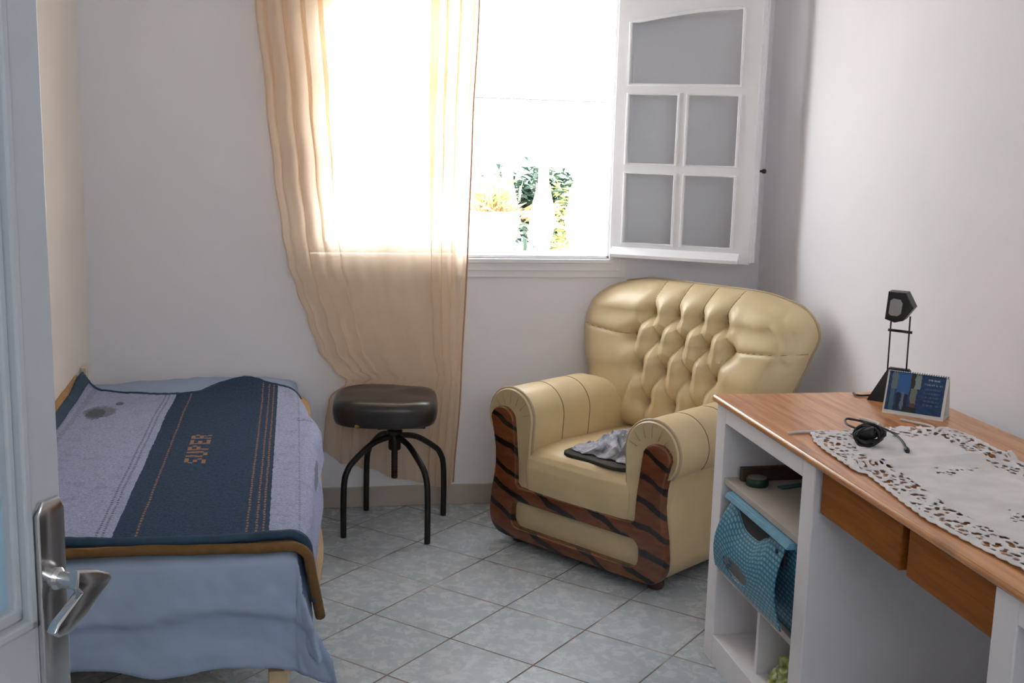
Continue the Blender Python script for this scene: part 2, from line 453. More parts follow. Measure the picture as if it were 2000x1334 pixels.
def m_lace():
    """white cotton runner; eyelets of the crochet border are cut out (u, v in metres from the edges)"""
    t = NT('white_lace_cotton'); uv, u, v = t.uv()
    p = t.pos()
    vo = t.n('ShaderNodeTexVoronoi'); vo.inputs['Scale'].default_value = 72
    sq = t.mapping(p, (1.0, .75, .2)); t.l(sq, vo.inputs['Vector'])
    hole = t.math('LESS_THAN', vo.outputs['Distance'], .46)
    pick = t.math('GREATER_THAN', t.noise(p, 26, 1), .38)
    hole = t.math('MULTIPLY', hole, pick)
    m1 = t.math('LESS_THAN', u, .085); m2 = t.math('LESS_THAN', v, .10)   # u: distance to long edges, v: to far edge
    mask = t.math('MAXIMUM', m1, m2)
    sm = t.math('LESS_THAN', u, .012)
    a = t.math('MULTIPLY', hole, t.math('MULTIPLY', mask, t.math('SUBTRACT', 1.0, sm)))
    # a few flower motifs in the middle
    vo2 = t.n('ShaderNodeTexVoronoi'); vo2.inputs['Scale'].default_value = 60; t.l(p, vo2.inputs['Vector'])
    s = t.n('ShaderNodeSeparateXYZ'); t.l(p, s.inputs[0])
    def disc(x, y, r):
        q = t.math('ADD', t.math('POWER', t.math('SUBTRACT', s.outputs[0], x), 2.0), t.math('POWER', t.math('SUBTRACT', s.outputs[1], y), 2.0))
        return t.math('LESS_THAN', q, r * r)
    mo = t.math('MAXIMUM', t.math('MAXIMUM', disc(1.43, 2.28, .035), disc(1.50, 2.29, .030)), disc(1.46, 1.93, .10))
    mo = t.math('MAXIMUM', mo, disc(1.42, 1.78, .09))
    a = t.math('MAXIMUM', a, t.math('MULTIPLY', t.math('LESS_THAN', vo2.outputs['Distance'], .33), mo))
    th = t.noise(p, 500, 2)
    c = t.ramp(t.noise(p, 14, 3), [(.3, (.68, .65, .65, 1)), (.7, (.80, .77, .77, 1))])
    b = t.bsdf(c, .95, 0, t.bump(th, .3, .001))
    tp = t.n('ShaderNodeBsdfTransparent')
    x = t.n('ShaderNodeMixShader'); t.l(a, x.inputs[0]); t.l(b, x.inputs[1]); t.l(tp.outputs[0], x.inputs[2])
    return t.done(x.outputs[0])
M['lace'] = m_lace()
M['cord'] = plain('white_cotton_cord', (.66, .63, .61, 1), .95, var=.1, scale=60, bump=.4, bscale=300)

def m_cloth():
    t = NT('grey_crumpled_cotton'); p = t.objc()
    w = t.noise(p, 30, 3)
    c = t.ramp(w, [(.35, (.24, .24, .28, 1)), (.6, (.40, .40, .45, 1))])
    return t.done(t.bsdf(c, .9))
M['cloth'] = m_cloth()
M['dark_cloth'] = plain('dark_cloth', (.035, .030, .022, 1), .9, var=.2)
def m_bag():
    t = NT('yellow_green_bag'); p = t.objc()
    c = t.ramp(t.noise(p, 22, 3), [(.35, (.05, .08, .01, 1)), (.5, (.28, .33, .05, 1)), (.62, (.55, .58, .40, 1))])
    return t.done(t.bsdf(c, .3))
M['bag'] = m_bag()

# ------------------------------------------------------------------ room
XL, XR, YB, YF, ZC = -.775, 1.905, 4.555, -1.5, 2.75
WX0, WX1, WZ0, WZ1 = .045, 1.252, 1.025, 2.13      # window opening
T = .22; TB = .13
bm = NB(); box(bm, XL - T, YF - T, -.12, XR + T, YB + T, 0); struct('floor', bm, M['floor'])
bm = NB(); box(bm, XL - T, YF - T, ZC, XR + T, YB + T, ZC + .15); struct('ceiling', bm, M['ceiling'])
bm = NB()
box(bm, XL - T, YB, 0, WX0, YB + TB, ZC); box(bm, WX1, YB, 0, XR + T, YB + TB, ZC)
box(bm, WX0, YB, 0, WX1, YB + TB, WZ0); box(bm, WX0, YB, WZ1, WX1, YB + TB, ZC)
struct('wall_back', bm, M['wall'])
bm = NB(); box(bm, XR, YF, 0, XR + T, YB, ZC); struct('wall_right', bm, M['wall'])
DY0, DY1, DZ = .50, 1.40, 2.06
bm = NB(); box(bm, XL - T, YF, 0, XL, DY0, ZC); box(bm, XL - T, DY1, 0, XL, YB, ZC); box(bm, XL - T, DY0, DZ, XL, DY1, ZC)
struct('wall_left', bm, M['wall_warm_lit'])
# hallway seen only through the doorway
bm = NB(); box(bm, XL - T - 1.1, DY0 - .4, -.12, XL - T - 1.0, DY1 + .4, ZC); box(bm, XL - T - 1.0, DY0 - .5, -.12, XL - T, DY0 - .4, ZC)
box(bm, XL - T - 1.0, DY1 + .4, -.12, XL - T, DY1 + .5, ZC); box(bm, XL - T - 1.0, DY0 - .4, -.12, XL - T, DY1 + .4, 0); box(bm, XL - T - 1.0, DY0 - .4, ZC, XL - T, DY1 + .4, ZC + .1)
struct('wall_hallway', bm, M['wall'])
FX0, FX1, FZ0, FZ1 = -.25, 1.40, 1.95, 2.52  # high opening behind the camera, added to let in fill light
bm = NB()
box(bm, XL - T, YF - T, 0, FX0, YF, ZC); box(bm, FX1, YF - T, 0, XR + T, YF, ZC)
box(bm, FX0, YF - T, 0, FX1, YF, FZ0); box(bm, FX0, YF - T, FZ1, FX1, YF, ZC)
struct('wall_front', bm, M['wall'])
bm = NB(); box(bm, FX0, YF - .12, FZ0, FX1, YF - .115, FZ1); struct('fill_opening_glass', bm, M['glass'])  # pane of the added fill opening, never in view

# baseboards
bm = NB(); box(bm, XL, YB - .010, 0, XR, YB, .085, .003); struct('baseboard_back', bm, M['baseb'])
bm = NB(); box(bm, XR - .010, YF, 0, XR, YB - .01, .085, .003); struct('baseboard_right', bm, M['baseb'])
bm = NB(); box(bm, XL, DY1, 0, XL + .010, YB - .01, .085, .003); struct('baseboard_left', bm, M['baseb'])

# window: stepped surround, jamb lining
bm = NB()
def surround(x0, x1, z0, z1, w, y0, y1, bev=.003):
    box(bm, x0 - w, y0, z0 - w, x1 + w, y1, z0, bev); box(bm, x0 - w, y0, z1, x1 + w, y1, z1 + w, bev)
    box(bm, x0 - w, y0, z0, x0, y1, z1, bev); box(bm, x1, y0, z0, x1 + w, y1, z1, bev)
surround(WX0 + .003, WX1 - .003, WZ0 - .003, WZ1, .078, YB - .012, YB)
surround(WX0 + .003, WX1 - .003, WZ0 - .003, WZ1, .050, YB - .022, YB)
surround(WX0 + .003, WX1 - .003, WZ0 - .003, WZ1, .018, YB - .034, YB)
struct('trim_1', bm, M['white'])
bm = NB()
box(bm, WX0, YB - .02, WZ0 - .001, WX0 + .012, YB + .10, WZ1); box(bm, WX1 - .012, YB - .02, WZ0 - .001, WX1, YB + .10, WZ1)
box(bm, WX0, YB - .02, WZ0 - .002, WX1, YB + .16, WZ0 + .010, .003); box(bm, WX0, YB - .02, WZ1 - .012, WX1, YB + .10, WZ1)
w1 = struct('window_1', bm, M['white'])

def casement(name, hinge, d, nrm, W, Z0, Z1, parent, bar_n):
    """sash leaf: hinge point, unit direction to the free edge, face normal (the moulded face)"""
    d, nrm = Vector(d), Vector(nrm); up = Vector((0, 0, 1)); H = Z1 - Z0; th = .036
    Mx = Matrix((( d.x, up.x, nrm.x, hinge[0]), (d.y, up.y, nrm.y, hinge[1]), (d.z, up.z, nrm.z, Z0), (0, 0, 0, 1)))
    st, rb, rt, mu = .052, (.058 if name == 'sash_b' else .046), .075, .017
    x0, x1 = st, W - (.070 if name == 'sash_b' else st); z0 = rb; 
    h1, h2 = z0 + .280, z0 + .280 + .036 + .272       # rows of panes
    xm = (x0 + x1) / 2
    def rect(a, b, c, e): return [(a, b), (c, b), (c, e), (a, e)]
    zs = h2 + .034
    arch = [(x0, zs), (x1, zs)] + [(lerp(x1, x0, k / 16), .918 + .052 * math.sin(math.pi / 2 * (1 - k / 16))) for k in range(17)]
    holes = [rect(x0, z0, xm - mu, z0 + .280), rect(xm + mu, z0, x1, z0 + .280),
             rect(x0, h1 + .036, xm - mu, h2), rect(xm + mu, h1 + .036, x1, h2), arch]
    outer = rect(.003, .003, W - .003, H - .003)
    b = curve_plate([outer] + holes, th / 2 - .003, .003, Mx @ Matrix.Translation((0, 0, -th / 2)))
    o = obj('window_sash', b, M['white'], parent, smooth=False)
    # raised beads round each pane
    b = NB()
    for hl in holes:
        pts = [Mx @ Vector((p[0], p[1], -.002)) for p in hl]
        tube(b, pts, .0075, 6, closed=True)
    obj('pane_bead', b, M['white'], o, smooth=False)
    for hl in holes:
        b = NB(); 
        vs = [b.verts.new(Mx @ Vector((p[0], p[1], -th / 2 - .002))) for p in hl]; ws = [b.verts.new(Mx @ Vector((p[0], p[1], -th / 2 + .002))) for p in hl]
        b.faces.new(vs); b.faces.new(list(reversed(ws)))
        for i in range(len(hl)): b.faces.new((vs[i], ws[i], ws[(i + 1) % len(hl)], vs[(i + 1) % len(hl)]))
        bmesh.ops.recalc_face_normals(b, faces=b.faces)
        obj('glass_pane', b, M['glass'], o, smooth=False)
    return o, Mx
# closed left leaf
casement('sash_a', (WX0 + .012, YB - .012, 0), (1, 0, 0), (0, -1, 0), .598, WZ0 + .014, WZ1 - .014, w1, 2)
# open right leaf, swung into the room: outer face towards the camera
hx, hy = WX1 - .006, YB - .034
fx, fy = 1.745, 4.232
d = Vector((fx - hx, fy - hy, 0)); Wd = .560; d.normalize()
nr = Vector((d.y, -d.x, 0))
if nr.y > 0: nr = -nr
sash, Mx = casement('sash_b', (hx, hy, 0), d, nr, Wd, WZ0 + .008, WZ1 - .014, w1, 2)
b = NB()   # sloping weather bar along the foot
prof = [(0, .004), (.038, .004), (.038, .016), (.014, .034), (0, .042)]
vs = prism(b, [(p[0], p[1]) for p in prof], Wd - .05, (0, 0, 0), (0, 0, 1), (0, 1, 0), (1, 0, 0))
bmesh.ops.transform(b, verts=b.verts, matrix=Mx @ Matrix.Translation((.012, 0, 0)))
obj('weather_bar', b, M['white'], sash, smooth=False)
b = NB()   # rebate strip on the free edge
box(b, Wd - .004, .006, -.050, Wd + .010, WZ1 - WZ0 - .05, -.012, .002, M=Mx); box(b, Wd + .008, .006, -.046, Wd + .018, WZ1 - WZ0 - .05, -.022, .002, M=Mx)
obj('edge_strip', b, M['white'], sash, smooth=False)
b = NB(); zk = 1.395 - (WZ0 + .008)
lathe(b, [(.005, 0), (.005, .010), (.009, .012), (.009, .022), (.006, .026)], Mx @ Vector((Wd + .016, zk, -.030)), 12, d)
o = obj('latch_knob', b, M['dark_metal'], sash); o['label'] = 'small black latch knob'

# door leaf at the left: rotated open, seen on its inner face
P0 = Vector((-.273, 1.336, 0)); D = Vector((.5, .866, 0)).normalized(); N = Vector((.866, -.5, 0)).normalized()
DM = Matrix(((D.x, 0, N.x, P0.x), (D.y, 0, N.y, P0.y), (0, 1, 0, 0), (0, 0, 0, 1)))   # local (along, up, out)
bm = NB()
def dbox(bm, a0, z0, n0, a1, z1, n1, bev=.002): return box(bm, a0, z0, n0, a1, z1, n1, bev, M=DM)
LW = -.925
dbox(bm, -.037, .012, -.040, .010, 2.04, 0)                # lock stile
dbox(bm, LW, .012, -.040, LW + .10, 2.04, 0); dbox(bm, LW + .10, .70, -.040, -.037, .956, 0); dbox(bm, LW + .10, 1.95, -.040, -.037, 2.04, 0); dbox(bm, LW + .10, .012, -.040, -.037, .20, 0)
dbox(bm, LW + .10, .20, -.030, -.037, .70, -.012)
door = struct('door_1', bm, M['dimmed_door_paint'])
bm = NB()
for (a0, z0, a1, z1) in ((-.049, .956, -.037, 1.95), (-.060, .968, -.049, 1.94), (LW + .10, .956, -.037, .968), (LW + .10, .968, -.049, .984), (LW + .10, 1.94, -.037, 1.95), (LW + .10, .956, LW + .112, 1.95)):
    k = .004 if (a1 > -.045 or z0 < .96) else -.006
    dbox(bm, a0, z0, -.034, a1, z1, k, .003)
obj('panel_moulding', bm, M['dimmed_door_paint'], door, smooth=False)
bm = NB(); dbox(bm, LW + .11, .980, -.024, -.055, 1.945, -.018, 0)
o = obj('glass_pane', bm, M['frost'], door, smooth=False); o['label'] = 'pale blue frosted pane'
hd = NB()
pl = [(-.034, .845), (.002, .845), (.004, 1.085), (-.002, 1.098), (-.026, 1.098), (-.034, 1.085)]
bmh = curve_plate([pl], .0018, .0025, DM @ Matrix.Translation((0, 0, .0048)))
plate = obj('handle_plate', bmh, M['chrome'], door, angle=30)
bm = NB(); lathe(bm, [(.013, 0), (.013, .006), (.0095, .010), (.0095, .034), (.0125, .036), (.0125, .043)], DM @ Vector((-.012, 1.006, .006)), 20, N)
lev = [(-.022, 1.022), (.008, 1.012), (.027, 1.002), (.029, .998), (.024, .993), (-.013, .971), (-.040, .961), (-.056, .963), (-.061, .968), (-.056, .974), (-.014, .996), (-.024, 1.006)]
b2 = curve_plate([lev], .0035, .003, DM @ Matrix.Translation((0, 0, .044)))
me = bpy.data.meshes.new('tmp'); b2.to_mesh(me); b2.free(); bm.from_mesh(me); bpy.data.meshes.remove(me)
obj('handle_lever', bm, M['chrome'], plate, angle=30)
bm = NB(); dbox(bm, -.0085, .907, .0, -.0045, .928, .0088, 0); obj('keyhole', bm, M['grey_in'], plate, smooth=False)
bm = NB()
box(bm, XL - .01, DY0 - .07, 0, XL + .02, DY0, DZ + .07, .003); box(bm, XL - .01, DY1, 0, XL + .02, DY1 + .07, DZ + .07, .003); box(bm, XL - .01, DY0, DZ, XL + .02, DY1, DZ + .07, .003)
struct('trim_2', bm, M['dimmed_door_paint'])

# ------------------------------------------------------------------ curtain
cur = thing('window_curtain', (.3, 4.47, 2.42), 'sheer beige curtain over the left half of the window, caught on the stool', 'curtain')
bm = NB(); tube(bm, [(-.35, 4.465, 2.42), (1.65, 4.465, 2.42)], .011, 12)
for x in (-.34, 1.64): lathe(bm, [(.004, -.02), (.018, -.008), (.018, .008), (.004, .02)], (x, 4.465, 2.42), 14, Vector((1, 0, 0)))
for x in (-.25, 1.55): tube(bm, [(x, 4.465, 2.42), (x, YB, 2.42)], .007, 8)
obj('curtain_rod', bm, M['cream_wood'], cur)
LEFT = [(.09, .105), (.25, .105), (.36, .112), (.46, .125), (.52, .165), (.548, .205), (.58, .150), (.66, .086), (.78, .046), (.90, .005), (1.0, -.028), (1.13, -.050), (1.35, -.078), (1.6, -.102), (2.0, -.139), (2.42, -.15)]
RIGHT = [(.09, .628), (.5, .650), (1.04, .664), (1.5, .672), (2.0, .688), (2.42, .70)]
HEM = [(0, .245), (.20, .19), (.42, .165), (.52, .12), (.70, .085), (.88, .078), (1.0, .10)]
def curtain_pt(u, v):
    zb = interp(u, HEM); z = lerp(2.41, zb, v)
    L, Rr = interp(z, LEFT), interp(z, RIGHT)
    top = min(1, max(0, (z - .9) / .8))
    # folds: gathered at both sides, nearly flat over the glass; the cloth doubles back inside each deep fold
    U = [(0, 0), (.40, .325), (.62, .765), (1, 1)]; PH = [(0, 0), (.40, 4), (.62, 6), (1, 10)]
    g, p_ = lin(u, U), lin(u, PH) + .05 * math.sin(z * 2.1 + 7 * u)
    w_ = interp(u, [(0, .08), (.36, .08), (.44, .225), (.58, .225), (.66, .0575), (1, .0575)])
    c = interp(u, [(0, 2.2), (.36, 2.2), (.43, .35), (.58, .35), (.63, 3.0), (.70, 3.2), (.78, 2.0), (1, 2.0)]) * (.30 + .70 * top)
    ph = 2 * math.pi * p_
    e = min(1, u / .06, (1 - u) / .05)
    uu = lerp(g, g + c * w_ * math.sin(ph) / (2 * math.pi), e)
    x = L + (Rr - L) * uu
    amp = interp(u, [(0, .010), (.2, .016), (.42, .006), (.60, .006), (.68, .020), (1, .012)]) * (.4 + .6 * top)
    fine = .003 * math.sin(2 * math.pi * 23 * u + 3 * z) * (.4 + .6 * top) + .004 * nz(u * 9, z * 1.2)
    y0 = interp(z, [(.0, 4.528), (.45, 4.520), (.56, 4.508), (.9, 4.500), (1.15, 4.480), (1.6, 4.472), (2.42, 4.465)])
    # the lower left corner is pulled forward over the back of the stool seat
    tuck = math.exp(-((z - .545) / .045) ** 2) * math.exp(-(u / .10) ** 2)
    y = y0 + amp * math.cos(ph) + fine - .085 * tuck
    y = min(y, 4.538)
    return Vector((x, y, z + .004 * nz(u * 12, 3)))
bm = NB(); grid(bm, 360, 150, curtain_pt, lambda u, v: (u * .95, v * 2.3))
obj('curtain_panel', bm, M['curtain'], cur)
bm = NB(); tube(bm, [curtain_pt(1, k / 60) for k in range(61)], .0035, 6)
o = obj('side_hem', bm, plain('curtain_hem', (.50, .30, .20, 1), .9), cur); o['label'] = 'darker rolled right-hand hem'
bm = NB(); tube(bm, [curtain_pt(0, k / 90) for k in range(91)], .003, 6)
obj('side_hem', bm, plain('curtain_hem_light', (.72, .55, .38, 1), .9), cur)

# ------------------------------------------------------------------ stool
sx, sy = .367, 4.306
st = thing('swivel_stool', (sx, sy, 0), 'low stool with worn dark brown padded seat on four bent black metal legs', 'stool')
def seat_grid(bm, hw, hd, z0, z1, cx, cy, rot, pn=4.0, nu=40, prof=None):
    c, s = math.cos(rot), math.sin(rot); rings = []
    for k, (r, z) in enumerate(prof):
        ring = []
        for i in range(nu * 2):
            a = 2 * math.pi * i / (nu * 2)
            ca, sa = math.cos(a), math.sin(a); q = (abs(ca) ** pn + abs(sa) ** pn) ** (-1 / pn)
            x, y = hw * q * ca * r, hd * q * sa * r
            zz = z + .006 * nz(x * 9, y * 9, 2) * (1 if z > .48 else .5)
            ring.append(bm.verts.new((cx + c * x - s * y, cy + s * x + c * y, zz)))
        rings.append(ring)
    m = nu * 2
    for A, B in zip(rings, rings[1:]):
        for i in range(m): bm.faces.new((A[i], A[(i + 1) % m], B[(i + 1) % m], B[i]))
    bm.faces.new(list(reversed(rings[0]))); bm.faces.new(rings[-1])
bm = NB()
prof = [(.80, .438), (.90, .434), (.955, .440), (.985, .456), (1.0, .480), (.995, .500), (.97, .517), (.92, .527), (.84, .532), (.6, .536), (.3, .540), (.02, .541)]
seat_grid(bm, .197, .178, 0, 0, sx - .036, sy - .012, R(-6), 3.6, 40, prof)
obj('seat', bm, M['vinyl'], st)
bm = NB(); 
for k in range(16):
    q = random.random(); x = sx - .205 + .05 * q; y = sy - .105 - .062 * q + .008 * random.random()
    bmesh.ops.create_icosphere(bm, subdivisions=1, radius=.006 + .004 * random.random(), matrix=Matrix.Translation((x + .01 * random.random(), y, .443 + .012 * random.random())))
o = obj('torn_foam', bm, M['foam'], st); o['label'] = 'yellow foam showing at the torn edge'
bm = NB(); box(bm, sx - .075, sy - .12, .418, sx + .105, sy + .11, .436, .003, M=None); obj('seat_board', bm, M['dark_metal'], st, smooth=False)
bm = NB(); lathe(bm, [(.040, .418), (.040, .410), (.022, .400), (.022, .388), (.030, .384), (.030, .372), (.024, .368), (.024, .312), (.020, .308)][::-1], (sx, sy, 0), 20)
obj('hub', bm, M['dark_metal'], st, angle=40)
bm = NB(); lathe(bm, [(.0115, .195), (.012, .20)] + [(.0115 + .0012 * (k % 2), .20 + k * .0055) for k in range(21)] + [(.012, .32)], (sx, sy, 0), 14)
o = obj('screw_rod', bm, M['rust'], st); o['label'] = 'rusty threaded rod'
FL, FR, BL, BR = (.168, 4.200), (.474, 4.100), (.272, 4.508), (.573, 4.412)
for (lx, ly) in (FL, FR, BL, BR):
    v = Vector((lx - sx, ly - sy, 0)); L = v.length; v.normalize()
    pts = [Vector((sx, sy, .362)) + v * .022, Vector((sx, sy, .345)) + v * (.10), Vector((sx, sy, .290)) + v * (L - .045), Vector((sx, sy, .258)) + v * (L - .018), Vector((sx, sy, .215)) + v * (L - .004), Vector((sx, sy, .12)) + v * L, Vector((sx, sy, 0)) + v * L]
    bm = NB(); tube(bm, smooth_path(pts, 6), .0115, 12)
    o = obj('leg', bm, M['dark_metal'], st)

# ------------------------------------------------------------------ bed
BX0, BX1, BY0, BY1 = -.765, -.015, 2.64, 4.54
bed = thing('single_bed', ((BX0 + BX1) / 2, (BY0 + BY1) / 2, 0), 'narrow single bed with wooden frame and mattress, against the left wall', 'bed')
bm = NB()
box(bm, BX0, BY0 + .03, .215, BX0 + .022, BY1, .285, .003); box(bm, BX1 - .022, BY0 + .03, .215, BX1, BY1, .285, .003)
box(bm, BX0 + .022, BY0 + .33, .215, BX1 - .022, BY0 + .352, .285, .003); box(bm, BX0 + .022, BY1 - .022, .215, BX1 - .022, BY1, .285, .003)
box(bm, BX0 + .02, BY0 + .05, .262, BX1 - .02, BY1 - .02, .282)
obj('bed_frame', bm, M['cream_wood'], bed, smooth=False)
for (x, y) in ((BX0 + .03, BY0 + .06), (BX1 - .035, BY0 + .06), (BX0 + .03, BY1 - .04), (BX1 - .035, BY1 - .04)):
    bm = NB(); box(bm, x - .024, y - .024, 0, x + .024, y + .024, .216, .004); obj('leg', bm, M['cream_wood'], bed, smooth=False)
bm = NB(); box(bm, BX0 - .006, BY1 - .22, .285, BX0 + .016, BY1 - .195, .640, .004); o = obj('corner_post', bm, plain('cream_post', (.66, .56, .40, 1), .5), bed, smooth=False)
bm = NB(); box(bm, BX0 + .004, BY0 + .012, .286, BX1 - .006, BY1 - .005, .516, .035, 4); obj('mattress', bm, M['sheet_in'], bed)

def sheet_pt(u, v):
    # u: across, left wall to the hem at the right side; v: from the head down over the foot
    s = lerp(-.766, .215, u); t_ = lerp(4.535, 2.632 - .268, v)
    xr, yf = -.006, 2.632
    xr += .03 * math.exp(-((t_ - 3.7) / .5) ** 2)
    os_, ot = max(0, s - xr), max(0, yf - t_)
    x, y = min(s, xr), max(t_, yf)
    z = .530 + .012 * fbm(s * 5, t_ * 3, 1) + .022 * math.exp(-((t_ - 4.48) / .12) ** 2) * math.exp(-((s + .36) / .26) ** 4)
    hang = max(os_, ot); cr = min(os_, ot)
    soft = .014
    z -= hang if hang > 0 else 0
    wr = .010 * fbm(s * 7 + t_ * 5, t_ * 6 - s * 3, 3)
    x += .10 * os_ + .30 * cr + (.016 * math.sin(14 * t_ + 1) * min(1, os_ / .1) if os_ > 0 else 0) + (wr if os_ > .02 else 0)
    if ot > 0:
        step = 1 / (1 + math.exp(-(ot - .138 - .012 * math.sin(9 * s)) / .004))
        y -= .012 + .03 * min(1, ot / .05) * 0 + .10 * ot * (1 - .55 * step) + .30 * cr - .014 * step + .010 * fbm(s * 6 - ot * 9, ot * 7 + s * 4, 7) * min(1, ot / .05)
        y -= .026 * max(0, math.sin(6.0 * (s - ot * .9) + .3)) * min(1, ot / .12) * (1 - .6 * step)
        z -= (.012 * math.sin(6.5 * s + 1.2) + .010 * math.sin(15 * s)) * (ot / .3) + .05 * cr
        z += .025 * max(0, -(s + .55)) * ot / .3 * 4
    if hang == 0:
        k = min(1, max(0, (s - xr + .03) / .03)); z -= .010 * k * k
        k = min(1, max(0, (yf + .03 - t_) / .03)); z -= .010 * k * k
    else: z -= .010
    return Vector((x, y, max(z, .02)))
bm = NB(); grid(bm, 150, 220, sheet_pt, None)
sh = obj('bed_sheet', bm, M['sheet'], None, origin=(-.38, 3.6, .53)); tag(sh, 'pale blue sheet covering the mattress and hanging over the foot of the bed', 'sheet')
sh.modifiers.new('s', 'SOLIDIFY').thickness = .003

def drape(u, v, x0, top, xr_fn, y0f, y1f, hang_fn, thick, wall_fn=None, flare=.12, seed=0, foot=0.0):
    """cloth over the bed: u across (0 = wall side), v along (0 = foot end); returns point and (flat x, flat y)"""
    y = lerp(y0f(u), y1f(u), v)
    xr = xr_fn(y); hang = hang_fn(y); tot = (xr - x0) + hang
    s = x0 + u * tot
    z = top + .006 * fbm(s * 4, y * 3, seed) + .10 * thick
    # gentle lumps of the bed clothes
    z += .036 * math.exp(-((s + .175) / .13) ** 2 - ((y - 4.27) / .13) ** 2) - .016 * math.exp(-((s + .48) / .2) ** 2 - ((y - 4.15) / .2) ** 2)
    x = s
    rr = .045
    if s > xr - rr:
        a = (s - (xr - rr)) / (rr * math.pi / 2)
        if a <= 1:
            x = xr - rr + rr * math.sin(a * math.pi / 2); z -= rr * (1 - math.cos(a * math.pi / 2))
        else:
            h = (s - (xr - rr)) - rr * math.pi / 2
            x = xr + flare * h + .006 * math.sin(y * 9 + seed) * min(1, h / .05); z -= rr + h
    if wall_fn:
        zz = wall_fn(y); k = max(0, 1 - (s - x0) / .07)
        z += zz * k * k
    return Vector((x, y, z)), (s, y)

# brown-ochre blanket under the blue one
f0 = lambda u: 2.635 + .05 * max(0, u - .85) / .15
def ochre_pt(u, v):
    return drape(u, v, -.768, .550, lambda y: .036 + .012 * math.sin(y * 2), f0, lambda u: 4.22 - .10 * max(0, (u - .7) / .3), lambda y: .185, .01,
                 lambda y: interp(y, [(2.6, .0), (3.5, .055), (4.0, .075), (4.3, .085)]), .18, 11)[0]
bm = NB(); grid(bm, 130, 130, ochre_pt)
oc = obj('wool_blanket', bm, M['ochre'], None, origin=(-.38, 3.4, .55)); tag(oc, 'ochre brown blanket spread under the blue one, hanging down the right side of the bed', 'blanket')
oc.modifiers.new('s', 'SOLIDIFY').thickness = .012
bm = NB(); tube(bm, [ochre_pt(k / 120, 0) for k in range(121)], .0125, 8)
o = obj('blanket_hem', bm, M['ochre_hem'], oc); o['label'] = 'thick brown hem'

xr2 = lambda y: interp(y, [(2.66, .022), (3.0, .042), (3.45, .062), (3.69, .078), (3.95, .040), (4.25, .005)])
hg2 = lambda y: interp(y, [(2.66, .150), (2.9, .135), (3.2, .118), (3.69, .100), (3.9, .06), (4.25, .03)])
wl2 = lambda y: interp(y, [(2.6, .0), (3.3, .012), (3.7, .018), (4.0, .028), (4.25, .055)])
y0b = lambda u: 2.672 + .055 * max(0, .25 - u) / .25 + .012 * math.sin(u * 9) - .01
y1b = lambda u: interp(u, [(0, 4.28), (.10, 4.25), (.16, 4.235), (.5, 4.20), (.62, 4.265), (.72, 4.27), (.85, 4.22), (1, 4.14)])
def blue_pt(u, v): return drape(u, v, -.760, .572, xr2, y0b, y1b, hg2, .01, wl2, .14, 4)
bm = NB()
def bfn(u, v):
    p, q = blue_pt(u, v)
    # one shallow fold across the right-hand side
    if q[0] > -.05:
        k = math.exp(-((q[1] - 3.74 - (.05 - q[0]) * .4) / .018) ** 2) * min(1, (q[0] + .05) / .05)
        p.z -= .012 * k
    p.z += .0016 * nz(q[0] * 55, q[1] * 55, 6)
    return p
grid(bm, 170, 260, bfn, lambda u, v: blue_pt(u, v)[1])
bl = obj('terry_blanket', bm, M['towel'], None, origin=(-.36, 3.45, .57)); tag(bl, 'blue terry blanket with navy centre stripe, topmost cover on the bed', 'blanket')
sm = bl.modifiers.new('s', 'SOLIDIFY'); sm.thickness = .014; sm.offset = -1
bm = NB(); tube(bm, [bfn(k / 140, 0) + Vector((0, 0, -.006)) for k in range(141)], .0125, 8)
o = obj('blanket_border', bm, M['towel_border'], bl); o['label'] = 'dark teal border along the foot edge'
bm = NB(); tube(bm, [bfn(k / 120, 1) + Vector((0, 0, -.002)) for k in range(121)], .007, 8)
o = obj('blanket_border', bm, M['towel_border'], bl); o['label'] = 'dark teal border along the far edge'
bm = NB()
def lb(u, v):
    p = bfn(u * .034, v); return p + Vector((-.001, 0, .0035))
grid(bm, 4, 160, lb); o = obj('blanket_border', bm, M['towel_border'], bl); o['label'] = 'dark teal border on the wall side'
mo = o.modifiers.new('s', 'SOLIDIFY'); mo.thickness = .006; mo.offset = 1
# ------------------------------------------------------------------ armchair
CA, CB = Vector((.586, -.81, 0)).normalized(), Vector((.81, .586, 0)).normalized()
CO = Vector((.968, 3.808, 0))
def cw(a, b, z): return CO + CA * a + CB * b + Vector((0, 0, z))
CM = Matrix(((CA.x, 0, -CB.x, CO.x), (CA.y, 0, -CB.y, CO.y), (0, 1, 0, 0), (0, 0, 0, 1)))   # local (a, z, out to front)
CM3 = Matrix(((CA.x, CB.x, 0, CO.x), (CA.y, CB.y, 0, CO.y), (0, 0, 1, 0), (0, 0, 0, 1)))     # local (a, b, z)
ch = thing('leather_armchair', CO, 'cream leather armchair with buttoned back and striped wood front frame', 'armchair')

def mirror(pts): return [(-a, z) for a, z in reversed(pts)]
def arcp(cx, cz, r, a0, a1, n, rz=None):
    rz = rz or r
    return [(cx + r * math.cos(R(lerp(a0, a1, k / n))), cz + rz * math.sin(R(lerp(a0, a1, k / n)))) for k in range(n + 1)]
